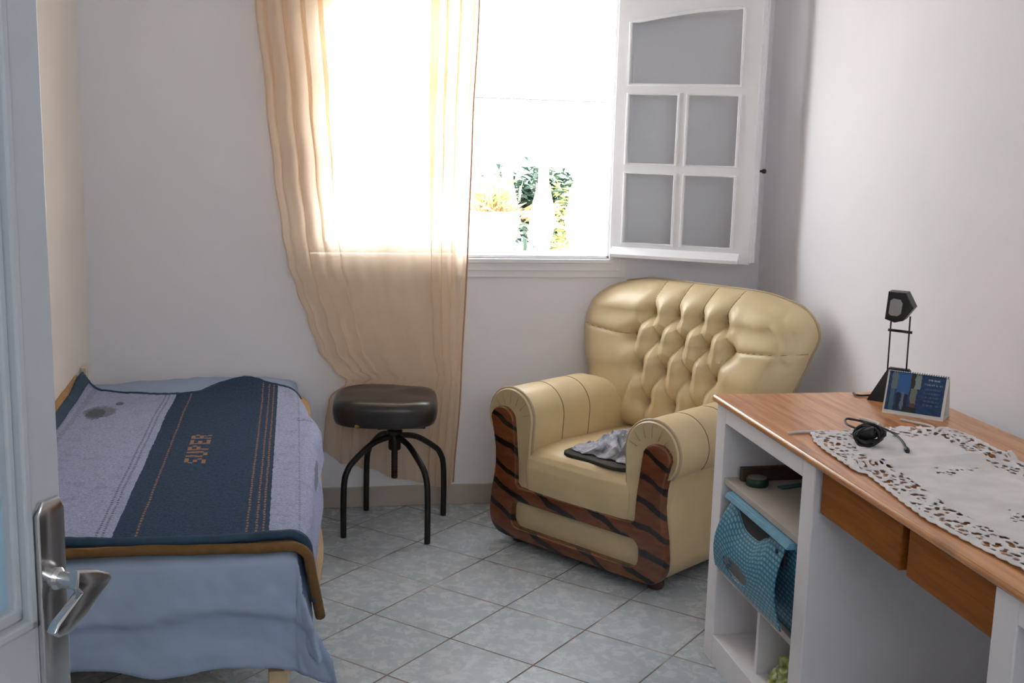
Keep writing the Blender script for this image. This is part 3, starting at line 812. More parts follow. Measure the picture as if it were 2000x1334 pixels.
# base body
half = [(0, .040)] + [(.30, .040)] + arcp(.325, .109, .070, -75, 0, 6) + [(.396, .15), (.386, .22), (.376, .30), (.378, .38), (.385, .44), (.385, .452), (.255, .452), (.255, .33), (.0, .33)]
prof = half[1:-1]; prof = prof + mirror(prof)
bm = NB()
secs = [(.034, .965), (.045, .99), (.07, 1.0), (.30, 1.0), (.60, .985), (.70, .97), (.725, .94)]
rings = [[bm.verts.new(cw(a * k, b, z)) for a, z in prof] for b, k in secs]
for A, B in zip(rings, rings[1:]):
    for i in range(len(prof)): bm.faces.new((A[i], A[(i + 1) % len(prof)], B[(i + 1) % len(prof)], B[i]))
bm.faces.new(list(reversed(rings[0]))); bm.faces.new(rings[-1])
bmesh.ops.recalc_face_normals(bm, faces=bm.faces)
obj('chair_base', bm, M['leather'], ch, angle=50)

# arms: scroll profile swept to the back, with two seams
def arm_profile(sg):
    c, z0, r = .322, .488, .110
    pts = [(.232, .215), (.226, .30), (.218, .40)] + arcp(c, z0, r, 185, -42, 26) + [(.385, .405), (.376, .36), (.372, .30), (.36, .215)]
    return [(sg * a, z) for a, z in pts]
for sg in (-1, 1):
    pr_ = arm_profile(sg)
    cx = sum(p[0] for p in pr_) / len(pr_); cz = .47
    bm = NB(); rings = []
    sec = [(-.008, .90), (-.012, .95), (-.006, .985), (.004, 1.0), (.05, 1.0)]
    for s0 in (.165, .315):
        sec += [(s0 - .03, 1.004), (s0 - .010, .998), (s0, .978), (s0 + .010, .998), (s0 + .03, 1.004)]
    sec += [(.40, 1.0), (.50, .985), (.62, .93)]
    for b, k in sec:
        ring = []
        for a, z in pr_:
            kk = k
            top = max(0, min(1, (z - .25) / .1)); kk = lerp(1, k, top)
            ring.append(bm.verts.new(cw(cx + (a - cx) * kk, b, cz + (z - cz) * kk - (.05 * max(0, b - .40) / .2 if z > .4 else 0))))
        rings.append(ring)
    n_ = len(pr_)
    for A, B in zip(rings, rings[1:]):
        for i in range(n_): bm.faces.new((A[i], A[(i + 1) % n_], B[(i + 1) % n_], B[i]))
    bm.faces.new(rings[0]); bm.faces.new(rings[-1])
    bmesh.ops.recalc_face_normals(bm, faces=bm.faces)
    arm = obj('armrest', bm, M['leather'], ch, angle=50)
    bm = NB(); tube(bm, [cw(cx + (a - cx) * 1.0, .000, cz + (z - cz) * 1.0) for a, z in pr_[:-4]], .0058, 8)
    obj('piping', bm, M['piping'], arm)
    for s0 in (.165, .315):
        bm = NB(); tube(bm, [cw(cx + (a - cx) * .981, s0, cz + (z - cz) * .981) for a, z in pr_[1:-4]], .0022, 6)
        obj('seam', bm, M['seam'], arm)
    # gathered pleats on the arm front
    bm = NB()
    for k in range(7):
        an = R(lerp(165, 15, k / 6)); 
        p0 = (sg * (.322 + .062 * math.cos(an)), .488 + .052 * math.sin(an)); p1 = (sg * (.322 + .098 * math.cos(an)), .488 + .098 * math.sin(an))
        tube(bm, [cw(p0[0], -.0125, p0[1]), cw((p0[0] + p1[0]) / 2, -.0128, (p0[1] + p1[1]) / 2), cw(p1[0], -.010, p1[1])], [.0016, .0012, .0004], 6)
    obj('gather', bm, M['piping'], arm)

# striped wooden frame (one board with the panel cut out)
outer_half = [(.0, .044), (.315, .044)] + arcp(.330, .113, .068, -70, 0, 6) + [(.398, .14), (.392, .20), (.380, .26), (.374, .31), (.376, .37), (.388, .43), (.398, .468)] + arcp(.352, .478, .050, 0, 180, 10, .040) + [(.297, .44), (.291, .39), (.284, .33), (.282, .29), (.280, .245), (.262, .230), (.0, .230)]
oh = outer_half[1:-1]
outer = oh + mirror(oh)
hole = []
for (cx, cz, a0) in ((.258, .116, -90), (.258, .144, 0), (-.258, .144, 90), (-.258, .116, 180)):
    hole += arcp(cx, cz, .044, a0, a0 + 90, 6)
bmf = curve_plate([outer, list(reversed(hole))], .013, .007, CM @ Matrix.Translation((0, 0, .006)), 3)
obj('wood_frame', bmf, M['tiger'], ch, angle=35)
bm = NB()
box(bm, -.310, .004, .058, .310, .040, .192, .016, 4, M=CM3); obj('front_panel', bm, M['leather'], ch)
# seat cushion
bm = NB()
def cush(u, v):
    # v runs from the front bottom over the front edge to the back
    a = lerp(-.236, .236, u)
    path = [(-.004, .222), (-.012, .27), (-.013, .32), (-.006, .352), (.016, .374), (.055, .382), (.20, .386), (.40, .380), (.57, .375)]
    s = v * (len(path) - 1); i = min(int(s), len(path) - 2); f = s - i
    b, z = lerp(path[i][0], path[i + 1][0], f), lerp(path[i][1], path[i + 1][1], f)
    e = min(u, 1 - u) * .472
    rnd = max(0, 1 - e / .03) ** 2
    if v > .40: z -= .022 * rnd; z += .010 * math.sin(math.pi * u) + .004 * fbm(a * 8, b * 8, 3)
    b += .014 * rnd - .006 * math.sin(math.pi * u) * (1 if v < .5 else 0)
    return cw(a, b, z)
grid(bm, 50, 64, cush); bmesh.ops.recalc_face_normals(bm, faces=bm.faces)
cu_ = obj('seat_cushion', bm, M['leather'], ch)
cu_.modifiers.new('s', 'SOLIDIFY').thickness = -.01

# tufted backrest
btn = []
for z, n_, sp in ((.838, 4, .110), (.745, 5, .114), (.630, 4, .114), (.500, 3, .118)):
    btn.append([((k - (n_ - 1) / 2) * sp, z) for k in range(n_)])
segs = []
for r0, r1 in zip(btn, btn[1:]):
    for p in r0:
        for q in r1:
            if abs(p[0] - q[0]) < .075: segs.append((p, q, 1.0))
for k, p in enumerate(btn[0]): segs.append((p, (p[0] * 1.12 + .012, .99), .9))
for p in btn[3]: segs.append((p, (p[0] * 1.1, .38), .8))
segs.append((btn[1][0], (-.53, .772), 1.0, 0)); segs.append((btn[1][-1], (.53, .772), 1.0, 0))
segs.append((btn[2][0], (-.215, .48), .35)); segs.append((btn[2][-1], (.215, .48), .35))
minor = [((.405, .885), (.465, .83), .5), ((.465, .83), (.490, .77), .5), ((.375, .845), (.425, .80), .5), ((.425, .80), (.45, .735), .5)]
allseg = segs + minor
def dseg(p, s):
    (ax, ay), (bx, by) = s[0], s[1]; dx, dy = bx - ax, by - ay
    t_ = max(0, min(1, ((p[0] - ax) * dx + (p[1] - ay) * dy) / (dx * dx + dy * dy)))
    return math.hypot(p[0] - ax - t_ * dx, p[1] - ay - t_ * dy)
outline = []
_h = [(.0, .955), (.20, .955)] + [(.27, .952), (.34, .940), (.41, .924), (.462, .900), (.502, .862), (.516, .81), (.500, .73), (.474, .65), (.446, .57), (.425, .48), (.405, .38)]
_h = _h + [(0, .36)]
poly = [Vector((a, z, 0)) for a, z in _h[:-1]]
polyL = [Vector((-a, z, 0)) for a, z in reversed(_h[1:-1])]
ring_pts = smooth_path(poly[1:] + polyL, 10, closed=False)
ctr = (0.0, .66)
def boundary(th):
    # ray from the centre to the outline (outline is star shaped)
    best = None; dx, dz = math.cos(th), math.sin(th)
    n_ = len(ring_pts)
    for i in range(n_):
        p, q = ring_pts[i], ring_pts[(i + 1) % n_]
        ex, ez = q.x - p.x, q.y - p.y
        den = dx * ez - dz * ex
        if abs(den) < 1e-9: continue
        t_ = ((p.x - ctr[0]) * ez - (p.y - ctr[1]) * ex) / den
        s_ = ((p.x - ctr[0]) * dz - (p.y - ctr[1]) * dx) / den
        if t_ > 0 and -1e-6 <= s_ <= 1 + 1e-6 and (best is None or t_ < best): best = t_
    return best
def b_lean(z): return interp(z, [(.36, .535), (.5, .540), (.63, .550), (.74, .577), (.84, .618), (.96, .665)])
def surf(a, z, dist_edge):
    puff = .034
    roll = .100 * (1 - math.sqrt(max(0, 1 - max(0, 1 - dist_edge / .145) ** 2)))
    dmin = min(math.hypot(a - p[0], z - p[1]) for rw in btn for p in rw)
    dent = .054 * math.exp(-(dmin / .030) ** 1.4)
    cre = 0
    for s in allseg:
        dd = dseg((a, z), s)
        if dd < .05: cre = max(cre, s[2] * (.010 * math.exp(-(dd / .006) ** 1.2) + (.016 if len(s) == 3 else .006) * math.exp(-(dd / .026) ** 2)))
    fade = min(1, dist_edge / .03)
    wing = -.020 * max(0, (abs(a) - .26) / .2) if z < .9 else -.02 * max(0, (abs(a) - .26) / .2)
    b = b_lean(z) - puff + roll + dent + cre * (.35 + .65 * fade) + wing * max(0, 1 - max(0, 1 - dist_edge / .1))
    return b
NTH, NR = 440, 150
bm = NB()
ths = [2 * math.pi * k / NTH for k in range(NTH)]; bd = [boundary(t_) for t_ in ths]
rows = []
for j in range(1, NR + 1):
    r = (j / NR)
    row = []
    for k in range(NTH):
        a = ctr[0] + math.cos(ths[k]) * bd[k] * r; z = ctr[1] + math.sin(ths[k]) * bd[k] * r
        b = surf(a, z, bd[k] * (1 - r))
        row.append(bm.verts.new(cw(a, b, z)))
    rows.append(row)
cv = bm.verts.new(cw(ctr[0], b_lean(ctr[1]) - .028, ctr[1]))
for k in range(NTH): bm.faces.new((cv, rows[0][k], rows[0][(k + 1) % NTH]))
for A, B in zip(rows, rows[1:]):
    for k in range(NTH): bm.faces.new((A[k], B[k], B[(k + 1) % NTH], A[(k + 1) % NTH]))
# rear shell
prev = rows[-1]
for (k0, bb) in ((1.0, .022), (.985, .045), (.95, .055)):
    ring = []
    for k in range(NTH):
        a = ctr[0] + math.cos(ths[k]) * bd[k] * k0; z = ctr[1] + math.sin(ths[k]) * bd[k] * k0
        ring.append(bm.verts.new(cw(a, min(b_lean(z) + .070 + bb, .742), z)))
    for k in range(NTH): bm.faces.new((prev[k], ring[k], ring[(k + 1) % NTH], prev[(k + 1) % NTH]))
    prev = ring
bm.faces.new(prev)
bmesh.ops.recalc_face_normals(bm, faces=bm.faces)
back = obj('backrest', bm, M['leather'], ch)
bm = NB()
tube(bm, [cw(ctr[0] + math.cos(t_) * bb * 1.002, b_lean(ctr[1] + math.sin(t_) * bb) + .082, ctr[1] + math.sin(t_) * bb * 1.002) for t_, bb in zip(ths[::2], bd[::2])], .0050, 8, closed=True)
obj('piping', bm, M['piping'], back)
def seam_line(p, q, n=26, r=.0017):
    pts = []
    for k in range(n + 1):
        a, z = lerp(p[0], q[0], k / n), lerp(p[1], q[1], k / n)
        th = math.atan2(z - ctr[1], a - ctr[0]); bb = boundary(th); de = bb - math.hypot(a - ctr[0], z - ctr[1])
        if de < .002: break
        pts.append(cw(a, surf(a, z, de) - .0006, z))
    if len(pts) > 2:
        bm = NB(); tube(bm, pts, r, 6); obj('seam', bm, M['seam'], back)
for p in btn[0]: seam_line((p[0] * 1.005, p[1] + .012), (p[0] * 1.12 + .012, .99))
for sg in (-1, 1): seam_line((sg * .245, .747), (sg * .53, .772))
for rw in btn:
    for p in rw:
        bm = NB(); lathe(bm, [(.0095, 0), (.0095, .003), (.006, .006), (.001, .007)], cw(p[0], b_lean(p[1]) + .040, p[1]), 14, -CB)
        obj('button', bm, M['button'], back)
for (a, b) in ((-.318, .055), (.318, .055), (-.30, .66), (.30, .66)):
    bm = NB(); lathe(bm, [(.022, 0), (.028, .005), (.031, .018), (.028, .032), (.022, .038), (.022, .050)], cw(a, b, 0), 18)
    obj('foot', bm, M['foot'], ch)

# crumpled clothes lying on the seat
bm = NB()
cc = CO + CA * .060 + CB * .175; e1 = Vector((.586, -.81, 0)); e2 = Vector((.81, .586, 0))
def rag(u, v):
    a = (u - .5) * .26; b = (v - .5) * .26
    # long and lumpy: high at one end
    w = Vector((a + .035 * fbm(u * 3, v * 3, 2), b + .035 * fbm(u * 3, v * 3, 8), 0))
    h = max(0, 1 - (2 * abs(u - .5)) ** 2.5) * max(0, 1 - (2 * abs(v - .5)) ** 2.5)
    rid = 1 - abs(nz(u * 6.5 + v * 2, v * 5.0, 4)) * 2
    rid2 = 1 - abs(nz(u * 13, v * 11 + u * 4, 14)) * 2
    z = .409 + h * (.030 + .050 * max(0, rid) + .016 * rid2) * (.35 + .95 * u)
    return cc + CA * w.x + CB * w.y + Vector((0, 0, z))
grid(bm, 90, 90, rag)
rg = obj('crumpled_shirt', bm, M['cloth'], None, origin=(cc.x, cc.y, .41)); tag(rg, 'crumpled grey cloth left on the armchair seat', 'clothing')
rg.modifiers.new('s', 'SOLIDIFY').thickness = .003
bm = NB()
pts = [(-.15, -.14), (-.02, -.165), (.14, -.15), (.15, .10), (.02, .14), (-.12, .08)]
bmp = curve_plate([[(p.x, p.y) for p in smooth_path([(q[0], q[1], 0) for q in pts], 6, True)]], .003, .004, Matrix.Translation((0, 0, 0)))
bmesh.ops.transform(bmp, verts=bmp.verts, matrix=Matrix(((CA.x, CB.x, 0, cc.x), (CA.y, CB.y, 0, cc.y), (0, 0, 1, .3975), (0, 0, 0, 1))))
bm.free()
dk = obj('folded_cloth', bmp, M['dark_cloth'], None, origin=(cc.x, cc.y, .415)); tag(dk, 'flat dark brown cloth on the armchair seat under the crumpled grey one', 'cloth')

# ------------------------------------------------------------------ desk
TZ = .79
desk = thing('writing_desk', (1.5, 2.2, 0), 'built-in desk with wooden top, two drawers and white open pedestals along the right wall', 'desk')
def pedestal(name, y0, y1, shelves, div=None):
    bm = NB(); x0, x1, w = 1.190, 1.795, .068; zt = TZ - .018
    box(bm, x0, y0, .0, x1, y0 + w, zt, .003); box(bm, x0, y1 - w, 0, x1, y1, zt, .003)
    box(bm, x0, y0 + w, zt - .048, x1, y1 - w, zt, .002); box(bm, x0, y0 + w, 0, x1, y1 - w, .088, .002)
    o = obj(name, bm, M['cab'], desk, smooth=False)
    b = NB(); box(b, x1 - .02, y0 + w, .088, x1 - .004, y1 - w, zt - .048); obj('shade_toned_back_panel', b, M['shaded_back'], o, smooth=False)  # back coloured dark for the shade inside
    for z in shelves:
        b = NB(); box(b, x0 + .006, y0 + w, z - .018, x1 - .02, y1 - w, z, .001)
        s = obj('shelf', b, M['shelf'], o, smooth=False)
    if div:
        b = NB(); box(b, x0 + .03, div - .008, .088, x1 - .02, div + .008, shelves[-1] - .018, .001); obj('divider', b, M['cab'], o, smooth=False)
    return o
pedestal('pedestal', 2.432, 3.080, (.566, .303), 2.765)
pedestal('pedestal', 1.065, 1.713, (.50,))
# top: long board with rounded front edge
b = NB()
x0, x1, y0, y1, z0, z1 = 1.178, 1.800, .98, 3.092, TZ - .020, TZ
prof = [(x1, z0), (x1, z1)] + [(x0 + .009 - .009 * math.sin(R(k * 15)), z1 - .010 + .010 * math.cos(R(k * 15))) for k in range(13)]
prism(b, prof, y1 - y0, (0, y0, 0), (1, 0, 0), (0, 0, 1), (0, 1, 0))
obj('desk_top', b, M['desk'], desk, angle=35)
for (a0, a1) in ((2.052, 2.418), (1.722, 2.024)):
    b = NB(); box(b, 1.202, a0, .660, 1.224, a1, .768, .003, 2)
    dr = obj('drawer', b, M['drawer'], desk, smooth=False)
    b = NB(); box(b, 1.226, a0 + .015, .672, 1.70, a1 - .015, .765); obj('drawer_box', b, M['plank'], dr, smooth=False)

# blue card box in the middle compartment
bx = thing('storage_box', (1.30, 2.74, .303), 'blue patterned card box with a loose lid on the middle shelf of the desk', 'box')
def quadbox(bm, P, uvscale=1.0):
    """P: 8 corners, bottom ring then top ring (front-far, front-near, back-near, back-far)"""
    uvl = bm.loops.layers.uv.verify()
    v = [bm.verts.new(p) for p in P]
    for q in ((0, 1, 2, 3), (4, 5, 6, 7), (0, 1, 5, 4), (1, 2, 6, 5), (2, 3, 7, 6), (3, 0, 4, 7)):
        f = bm.faces.new([v[i] for i in q])
        p0 = f.verts[0].co; ex = (f.verts[1].co - p0).normalized(); 
        nn = f.verts[1].co - p0; ey = (f.verts[3].co - p0); ey = (ey - ex * ey.dot(ex)).normalized()
        for l in f.loops: w = l.vert.co - p0; l[uvl].uv = (w.dot(ex), w.dot(ey))
    bmesh.ops.recalc_face_normals(bm, faces=bm.faces)
def front_panel(bm):
    """curved front: bulges out between bottom and top, with a hand hole and a dipped top edge"""
    pass
zb = .304
b = NB()
quadbox(b, [Vector(p) for p in ((1.212, 2.985, zb), (1.212, 2.520, zb), (1.56, 2.520, zb), (1.56, 2.985, zb), (1.205, 2.930, .525), (1.205, 2.535, .525), (1.56, 2.535, .525), (1.56, 2.93, .525))])
obj('box_body', b, M['bluebox'], bx, smooth=False)
# bowed front flap with oval hand hole
NU, NV = 60, 44
b = NB(); uvl = b.loops.layers.uv.verify()
def flap(u, v):
    y = lerp(lerp(2.985, 2.925, v), lerp(2.525, 2.560, v), u)
    dip = .050 * math.exp(-((u - .42) / .24) ** 4) + .010 * math.exp(-((u - .70) / .05) ** 2)
    z = lerp(zb + .012, .528 - dip, v)
    x = 1.196 - .030 * math.sin(math.pi * min(1, v * .9 + .05)) - .018 * (1 - v)
    return Vector((x, y, z))
V = [[b.verts.new(flap(i / NU, j / NV)) for j in range(NV + 1)] for i in range(NU + 1)]
for i in range(NU):
    for j in range(NV):
        uc, vc = (i + .5) / NU, (j + .5) / NV
        if ((uc - .38) / .20) ** 2 + ((vc - .30 - (uc - .38) * .05) / .16) ** 2 < 1: continue
        f = b.faces.new((V[i][j], V[i + 1][j], V[i + 1][j + 1], V[i][j + 1]))
        for l, (p, q) in zip(f.loops, ((i, j), (i + 1, j), (i + 1, j + 1), (i, j + 1))): l[uvl].uv = (p / NU * .45, q / NV * .22)
for v in [v for v in b.verts if not v.link_faces]: b.verts.remove(v)
fl = obj('front_flap', b, M['bluebox'], bx); fl.modifiers.new('s', 'SOLIDIFY').thickness = .003
b = NB(); box(b, 1.188, 2.66, .325, 1.192, 2.90, .43); o = obj('hand_hole_lining', b, plain('grey_lining', (.30, .29, .29, 1), .7), bx, smooth=False)
b = NB(); box(b, 1.1900, 2.57, .465, 1.1960, 2.92, .530); o = obj('lid_gap_shade', b, M['grey_in'], bx, smooth=False); o['label'] = 'dark strip standing in for the shade under the lid'  # solid dark strip, paints the shade of the gap
b = NB(); lathe(b, [(.006, 0), (.006, .003)], (1.178, 2.585, .505), 12, Vector((-1, 0, 0))); obj('snap_stud', b, M['grey_in'], bx)
b = NB()
lid = [Vector(p) for p in ((1.172, 2.945, .530), (1.172, 2.520, .530), (1.56, 2.515, .530), (1.56, 2.945, .530), (1.180, 2.945, .546), (1.180, 2.520, .546), (1.56, 2.515, .547), (1.56, 2.945, .547))]
quadbox(b, lid); bmesh.ops.bevel(b, geom=list(b.edges), offset=.003, segments=2, affect='EDGES')
obj('box_lid', b, M['bluelid'], bx, smooth=False)

# small things on the upper shelf
b = NB(); lathe(b, [(.030, 0), (.032, .003), (.032, .020), (.030, .022)], (1.262, 2.930, .566), 26)
t_ = obj('round_tin', b, M['tin'], None, origin=(1.262, 2.930, .566)); tag(t_, 'small round dark green tin on the upper shelf of the desk', 'tin')
b = NB(); lathe(b, [(.027, .0), (.027, .0015), (.024, .002)], (1.262, 2.930, .588), 26); obj('lid', b, M['tin_top'], t_)
b = NB(); box(b, -.26, -.011, 0, .26, .011, .040, .003, M=Matrix.Translation((1.49, 2.982, .566)) @ Matrix.Rotation(R(2), 4, 'Z'))
o = obj('wooden_plank', b, M['plank'], None, smooth=False, origin=(1.49, 2.982, .566)); tag(o, 'dark wooden strip lying at the side of the upper desk shelf', 'plank')
b = NB(); box(b, -.13, -.012, 0, .13, .012, .004, .001, M=Matrix.Translation((1.440, 2.925, .5665)) @ Matrix.Rotation(R(14), 4, 'Z'))
o = obj('ruler', b, M['bluebar'], None, smooth=False, origin=(1.44, 2.925, .5665)); tag(o, 'thin blue-grey ruler on the upper shelf beside the dark wooden strip', 'ruler')
b = NB(); box(b, -.06, -.05, 0, .06, .05, .012, .002, M=Matrix.Translation((1.50, 2.78, .567)) @ Matrix.Rotation(R(20), 4, 'Z'))
o = obj('notebook', b, M['notebook'], None, smooth=False, origin=(1.50, 2.78, .567)); tag(o, 'small brown notebook at the back of the upper desk shelf', 'notebook')
def lump(name, c, sx_, sy_, sz_, mat, label, cat, seed):
    bm = NB(); bmesh.ops.create_icosphere(bm, subdivisions=5, radius=1)
    for v in bm.verts:
        p = v.co.copy(); k = 1 + .22 * fbm(p.x * 2, p.y * 2, p.z * 2 + seed) - .10 * abs(nz(p.x * 5, p.y * 5, p.z * 5 + seed))
        v.co = Vector((p.x * sx_ * k, p.y * sy_ * k, max(-sz_ * .55, p.z * sz_ * k)))
    zmin = min(v.co.z for v in bm.verts)
    bmesh.ops.translate(bm, verts=bm.verts, vec=(c[0], c[1], c[2] - zmin))
    return tag(obj(name, bm, mat, None, origin=c), label, cat)
lump('plastic_bag', (1.300, 2.632, .088), .085, .095, .062, M['bag'], 'crumpled yellow-green plastic bag in the bottom compartment of the desk', 'bag', 3)
lump('cloth_bag', (1.56, 2.89, .088), .12, .07, .040, M['bush_bag'], 'dark green bundle at the back of the bottom desk compartment behind the divider', 'bag', 9)

# desk lamp
lp = thing('desk_lamp', (1.66, 2.99, TZ), 'small black folding desk lamp with twin rods and five-sided head on the desk', 'lamp')
b = NB()
def hexa(bm, P, bev=.002):
    v = [bm.verts.new(p) for p in P]
    fs = [bm.faces.new([v[i] for i in q]) for q in ((3, 2, 1, 0), (4, 5, 6, 7), (0, 1, 5, 4), (1, 2, 6, 5), (2, 3, 7, 6), (3, 0, 4, 7))]
    bmesh.ops.recalc_face_normals(bm, faces=fs)
    if bev: bmesh.ops.bevel(bm, geom=list(bm.edges), offset=bev, segments=2, affect='EDGES')
hexa(b, [Vector(p) for p in ((1.604, 2.992, TZ), (1.700, 2.905, TZ), (1.745, 2.955, TZ), (1.650, 3.045, TZ), (1.668, 3.000, TZ + .092), (1.712, 2.962, TZ + .092), (1.726, 2.978, TZ + .092), (1.682, 3.016, TZ + .092))])
base = obj('lamp_base', b, M['black_plastic'], lp, smooth=False)
b = NB(); lathe(b, [(.004, 0), (.004, .004)], (1.655, 2.962, TZ + .038), 12, Vector((-.6, -.7, .35)).normalized()); o = obj('switch', b, plain('brass_switch', (.55, .45, .25, 1), .4), base)
ru = Vector((.755, -.655, 0)).normalized()
ra, rb = Vector((1.669, 3.005, 0)), Vector((1.669, 3.005, 0)) + Vector((.040, -.033, 0))
for q in (ra, rb):
    b = NB(); tube(b, [(q.x, q.y, TZ + .085), (q.x - .002, q.y, TZ + .245)], .0023, 8); obj('rod', b, M['rust'], lp)
b = NB(); tube(b, [(ra.x - .006, ra.y + .004, TZ + .201), (rb.x + .006, rb.y - .004, TZ + .199)], .004, 8); obj('cross_bar', b, M['black_plastic'], lp)
LM = Matrix(((ru.x, 0, ru.y, 1.664), (ru.y, 0, -ru.x, 3.008), (0, 1, 0, TZ + .232), (0, 0, 0, 1)))   # local (along, up, out to viewer)
pent = [(-.006, .004), (-.002, .078), (.042, .078), (.064, .040), (.040, .004), (.018, -.003)]
bmh = curve_plate([pent], .024, .003, LM @ Matrix.Translation((0, 0, -.004)))
head = obj('lamp_head', bmh, M['black_plastic'], lp, smooth=False)
lens = [(.002, .020), (.004, .056), (.012, .062), (.030, .060), (.036, .050), (.034, .022), (.026, .015), (.008, .015)]
bmh = curve_plate([lens], .001, .001, LM @ Matrix.Translation((0, 0, .0245)))
o = obj('lamp_lens', bmh, M['lamp_glass'], head, smooth=False); o['label'] = 'grey glass lens'
b = NB(); tube(b, smooth_path([(1.66, 3.03, TZ + .006), (1.62, 3.03, TZ + .004), (1.598, 3.035, TZ + .004), (1.60, 3.065, TZ + .004)], 6), .003, 8); obj('lamp_cord', b, M['cable'], lp)

# desk calendar, a folded card tent
c0 = Vector((1.575, 2.847, TZ)); c1 = Vector((1.690, 2.733, TZ)); dc = (c1 - c0).normalized(); nc = Vector((-dc.y, dc.x, 0)); Lc = (c1 - c0).length
cal = thing('desk_calendar', (c0 + c1) / 2 + nc * .03, 'blue printed tent calendar standing in front of the black lamp', 'calendar')
hc, off = .114, .034
b = NB(); vs = [(0, 0), (off * 2, 0), (off + .0015, hc), (off - .0015, hc)]
def sl(p, q, th):
    """card leaf between two base/top lines"""
    P = [c0 + nc * p[0] + Vector((0, 0, p[1])), c1 + nc * p[0] + Vector((0, 0, p[1])), c1 + nc * q[0] + Vector((0, 0, q[1])), c0 + nc * q[0] + Vector((0, 0, q[1]))]
    t2 = nc * th
    hexa(b, [x for x in P] + [x + t2 for x in P], 0)
sl((0, 0), (off - .001, hc), .0018); sl((off * 2, 0), (off, hc), .0018); sl((0, 0), (off * 2, .0015), .0005)
obj('card_stand', b, M['paper'], cal, smooth=False)
b = NB(); uvl = b.loops.layers.uv.verify()
def fp(u, v):
    return c0 + dc * (Lc * lerp(.03, .955, u)) + nc * (off * lerp(.085, .985, v)) + Vector((0, 0, hc * lerp(.085, .985, v))) + (-nc * hc + Vector((0, 0, -off)) * -1).normalized() * .0012
grid(b, 2, 2, fp, lambda u, v: (u, v))
o = obj('printed_sheet', b, M['calendar'], cal, smooth=False); o.modifiers.new('s', 'SOLIDIFY').thickness = .0006
b = NB()
for k in range(26):
    q = c0 + dc * (Lc * (k + .5) / 26) + nc * off + Vector((0, 0, hc - .002))
    tube(b, [q + nc * (.004 * math.cos(R(a))) + Vector((0, 0, .004 * math.sin(R(a)))) for a in range(0, 360, 45)], .0007, 5, closed=True)
obj('spiral_binding', b, M['spiral'], cal)

# crocheted runner
LE = [(2.650, 1.275), (2.600, 1.246), (2.536, 1.236), (2.45, 1.232), (2.354, 1.229), (2.32, 1.243), (2.2, 1.228), (2.007, 1.210), (1.881, 1.222), (1.721, 1.240), (1.55, 1.25), (1.35, 1.27)]
RE = [(2.70, 1.50), (2.64, 1.655), (2.60, 1.672), (2.407, 1.662), (2.313, 1.652), (2.1, 1.66), (1.35, 1.67)]
def lace_pt(s, t_):
    yn = lerp(2.655, 1.36, t_); 
    xl = lin(yn, LE[::-1]); xr_ = lin(min(yn, 2.64), RE[::-1])
    x = lerp(xl, xr_, s)
    far = [(1.236, 2.600), (1.275, 2.650), (1.38, 2.655), (1.45, 2.690), (1.50, 2.665), (1.55, 2.672), (1.60, 2.640), (1.658, 2.655), (1.672, 2.62)]
    yf = lin(x, far); y = lerp(yf, 1.36, t_)
    dl, dr, df = s * (xr_ - xl), (1 - s) * (xr_ - xl), (yf - y)
    sc = .0045 * abs(math.sin(y * 95)) * math.exp(-dl / .008); x += -sc + .0045 * abs(math.sin(y * 95)) * math.exp(-dr / .008)
    y += .005 * abs(math.sin(x * 95)) * math.exp(-df / .008)
    z = TZ + .0022 + .0012 * (1 + nz(x * 30, y * 30, 3))
    # fold ridge running across, and smaller wrinkles
    yr = 2.345 + (x - 1.27) * .10
    z += .013 * math.exp(-((y - yr) / .018) ** 2) * (1 if s > .02 else s / .02)
    z += .003 * max(0, fbm(x * 9, y * 9, 5)) + .010 * math.exp(-((x - 1.60) / .05) ** 2 - ((y - 2.60) / .05) ** 2)
    return Vector((x, y, z)), (min(dl, dr), df)
b = NB(); grid(b, 150, 330, lambda u, v: lace_pt(u, v)[0], lambda u, v: lace_pt(u, v)[1])
lc = obj('lace_runner', b, M['lace'], None, origin=(1.45, 2.1, TZ)); tag(lc, 'white crocheted lace runner spread over the wooden desk top', 'tablecloth')
lc.modifiers.new('s', 'SOLIDIFY').thickness = .0016
for pts, r in (([(1.212, 2.639, 0), (1.25, 2.649, 0), (1.285, 2.645, 0)], .0035), ([(1.577, 2.750, 0), (1.60, 2.715, 0), (1.621, 2.682, 0), (1.618, 2.655, 0), (1.598, 2.640, 0), (1.583, 2.652, 0), (1.590, 2.672, 0)], .0035), ([(1.469, 2.765, 0), (1.480, 2.735, 0), (1.489, 2.703, 0), (1.475, 2.68, 0)], .0050)):
    b = NB(); tube(b, smooth_path([(p[0], p[1], TZ + r + .0005) for p in pts], 8), r, 8); obj('tie_cord', b, M['cord'], lc)

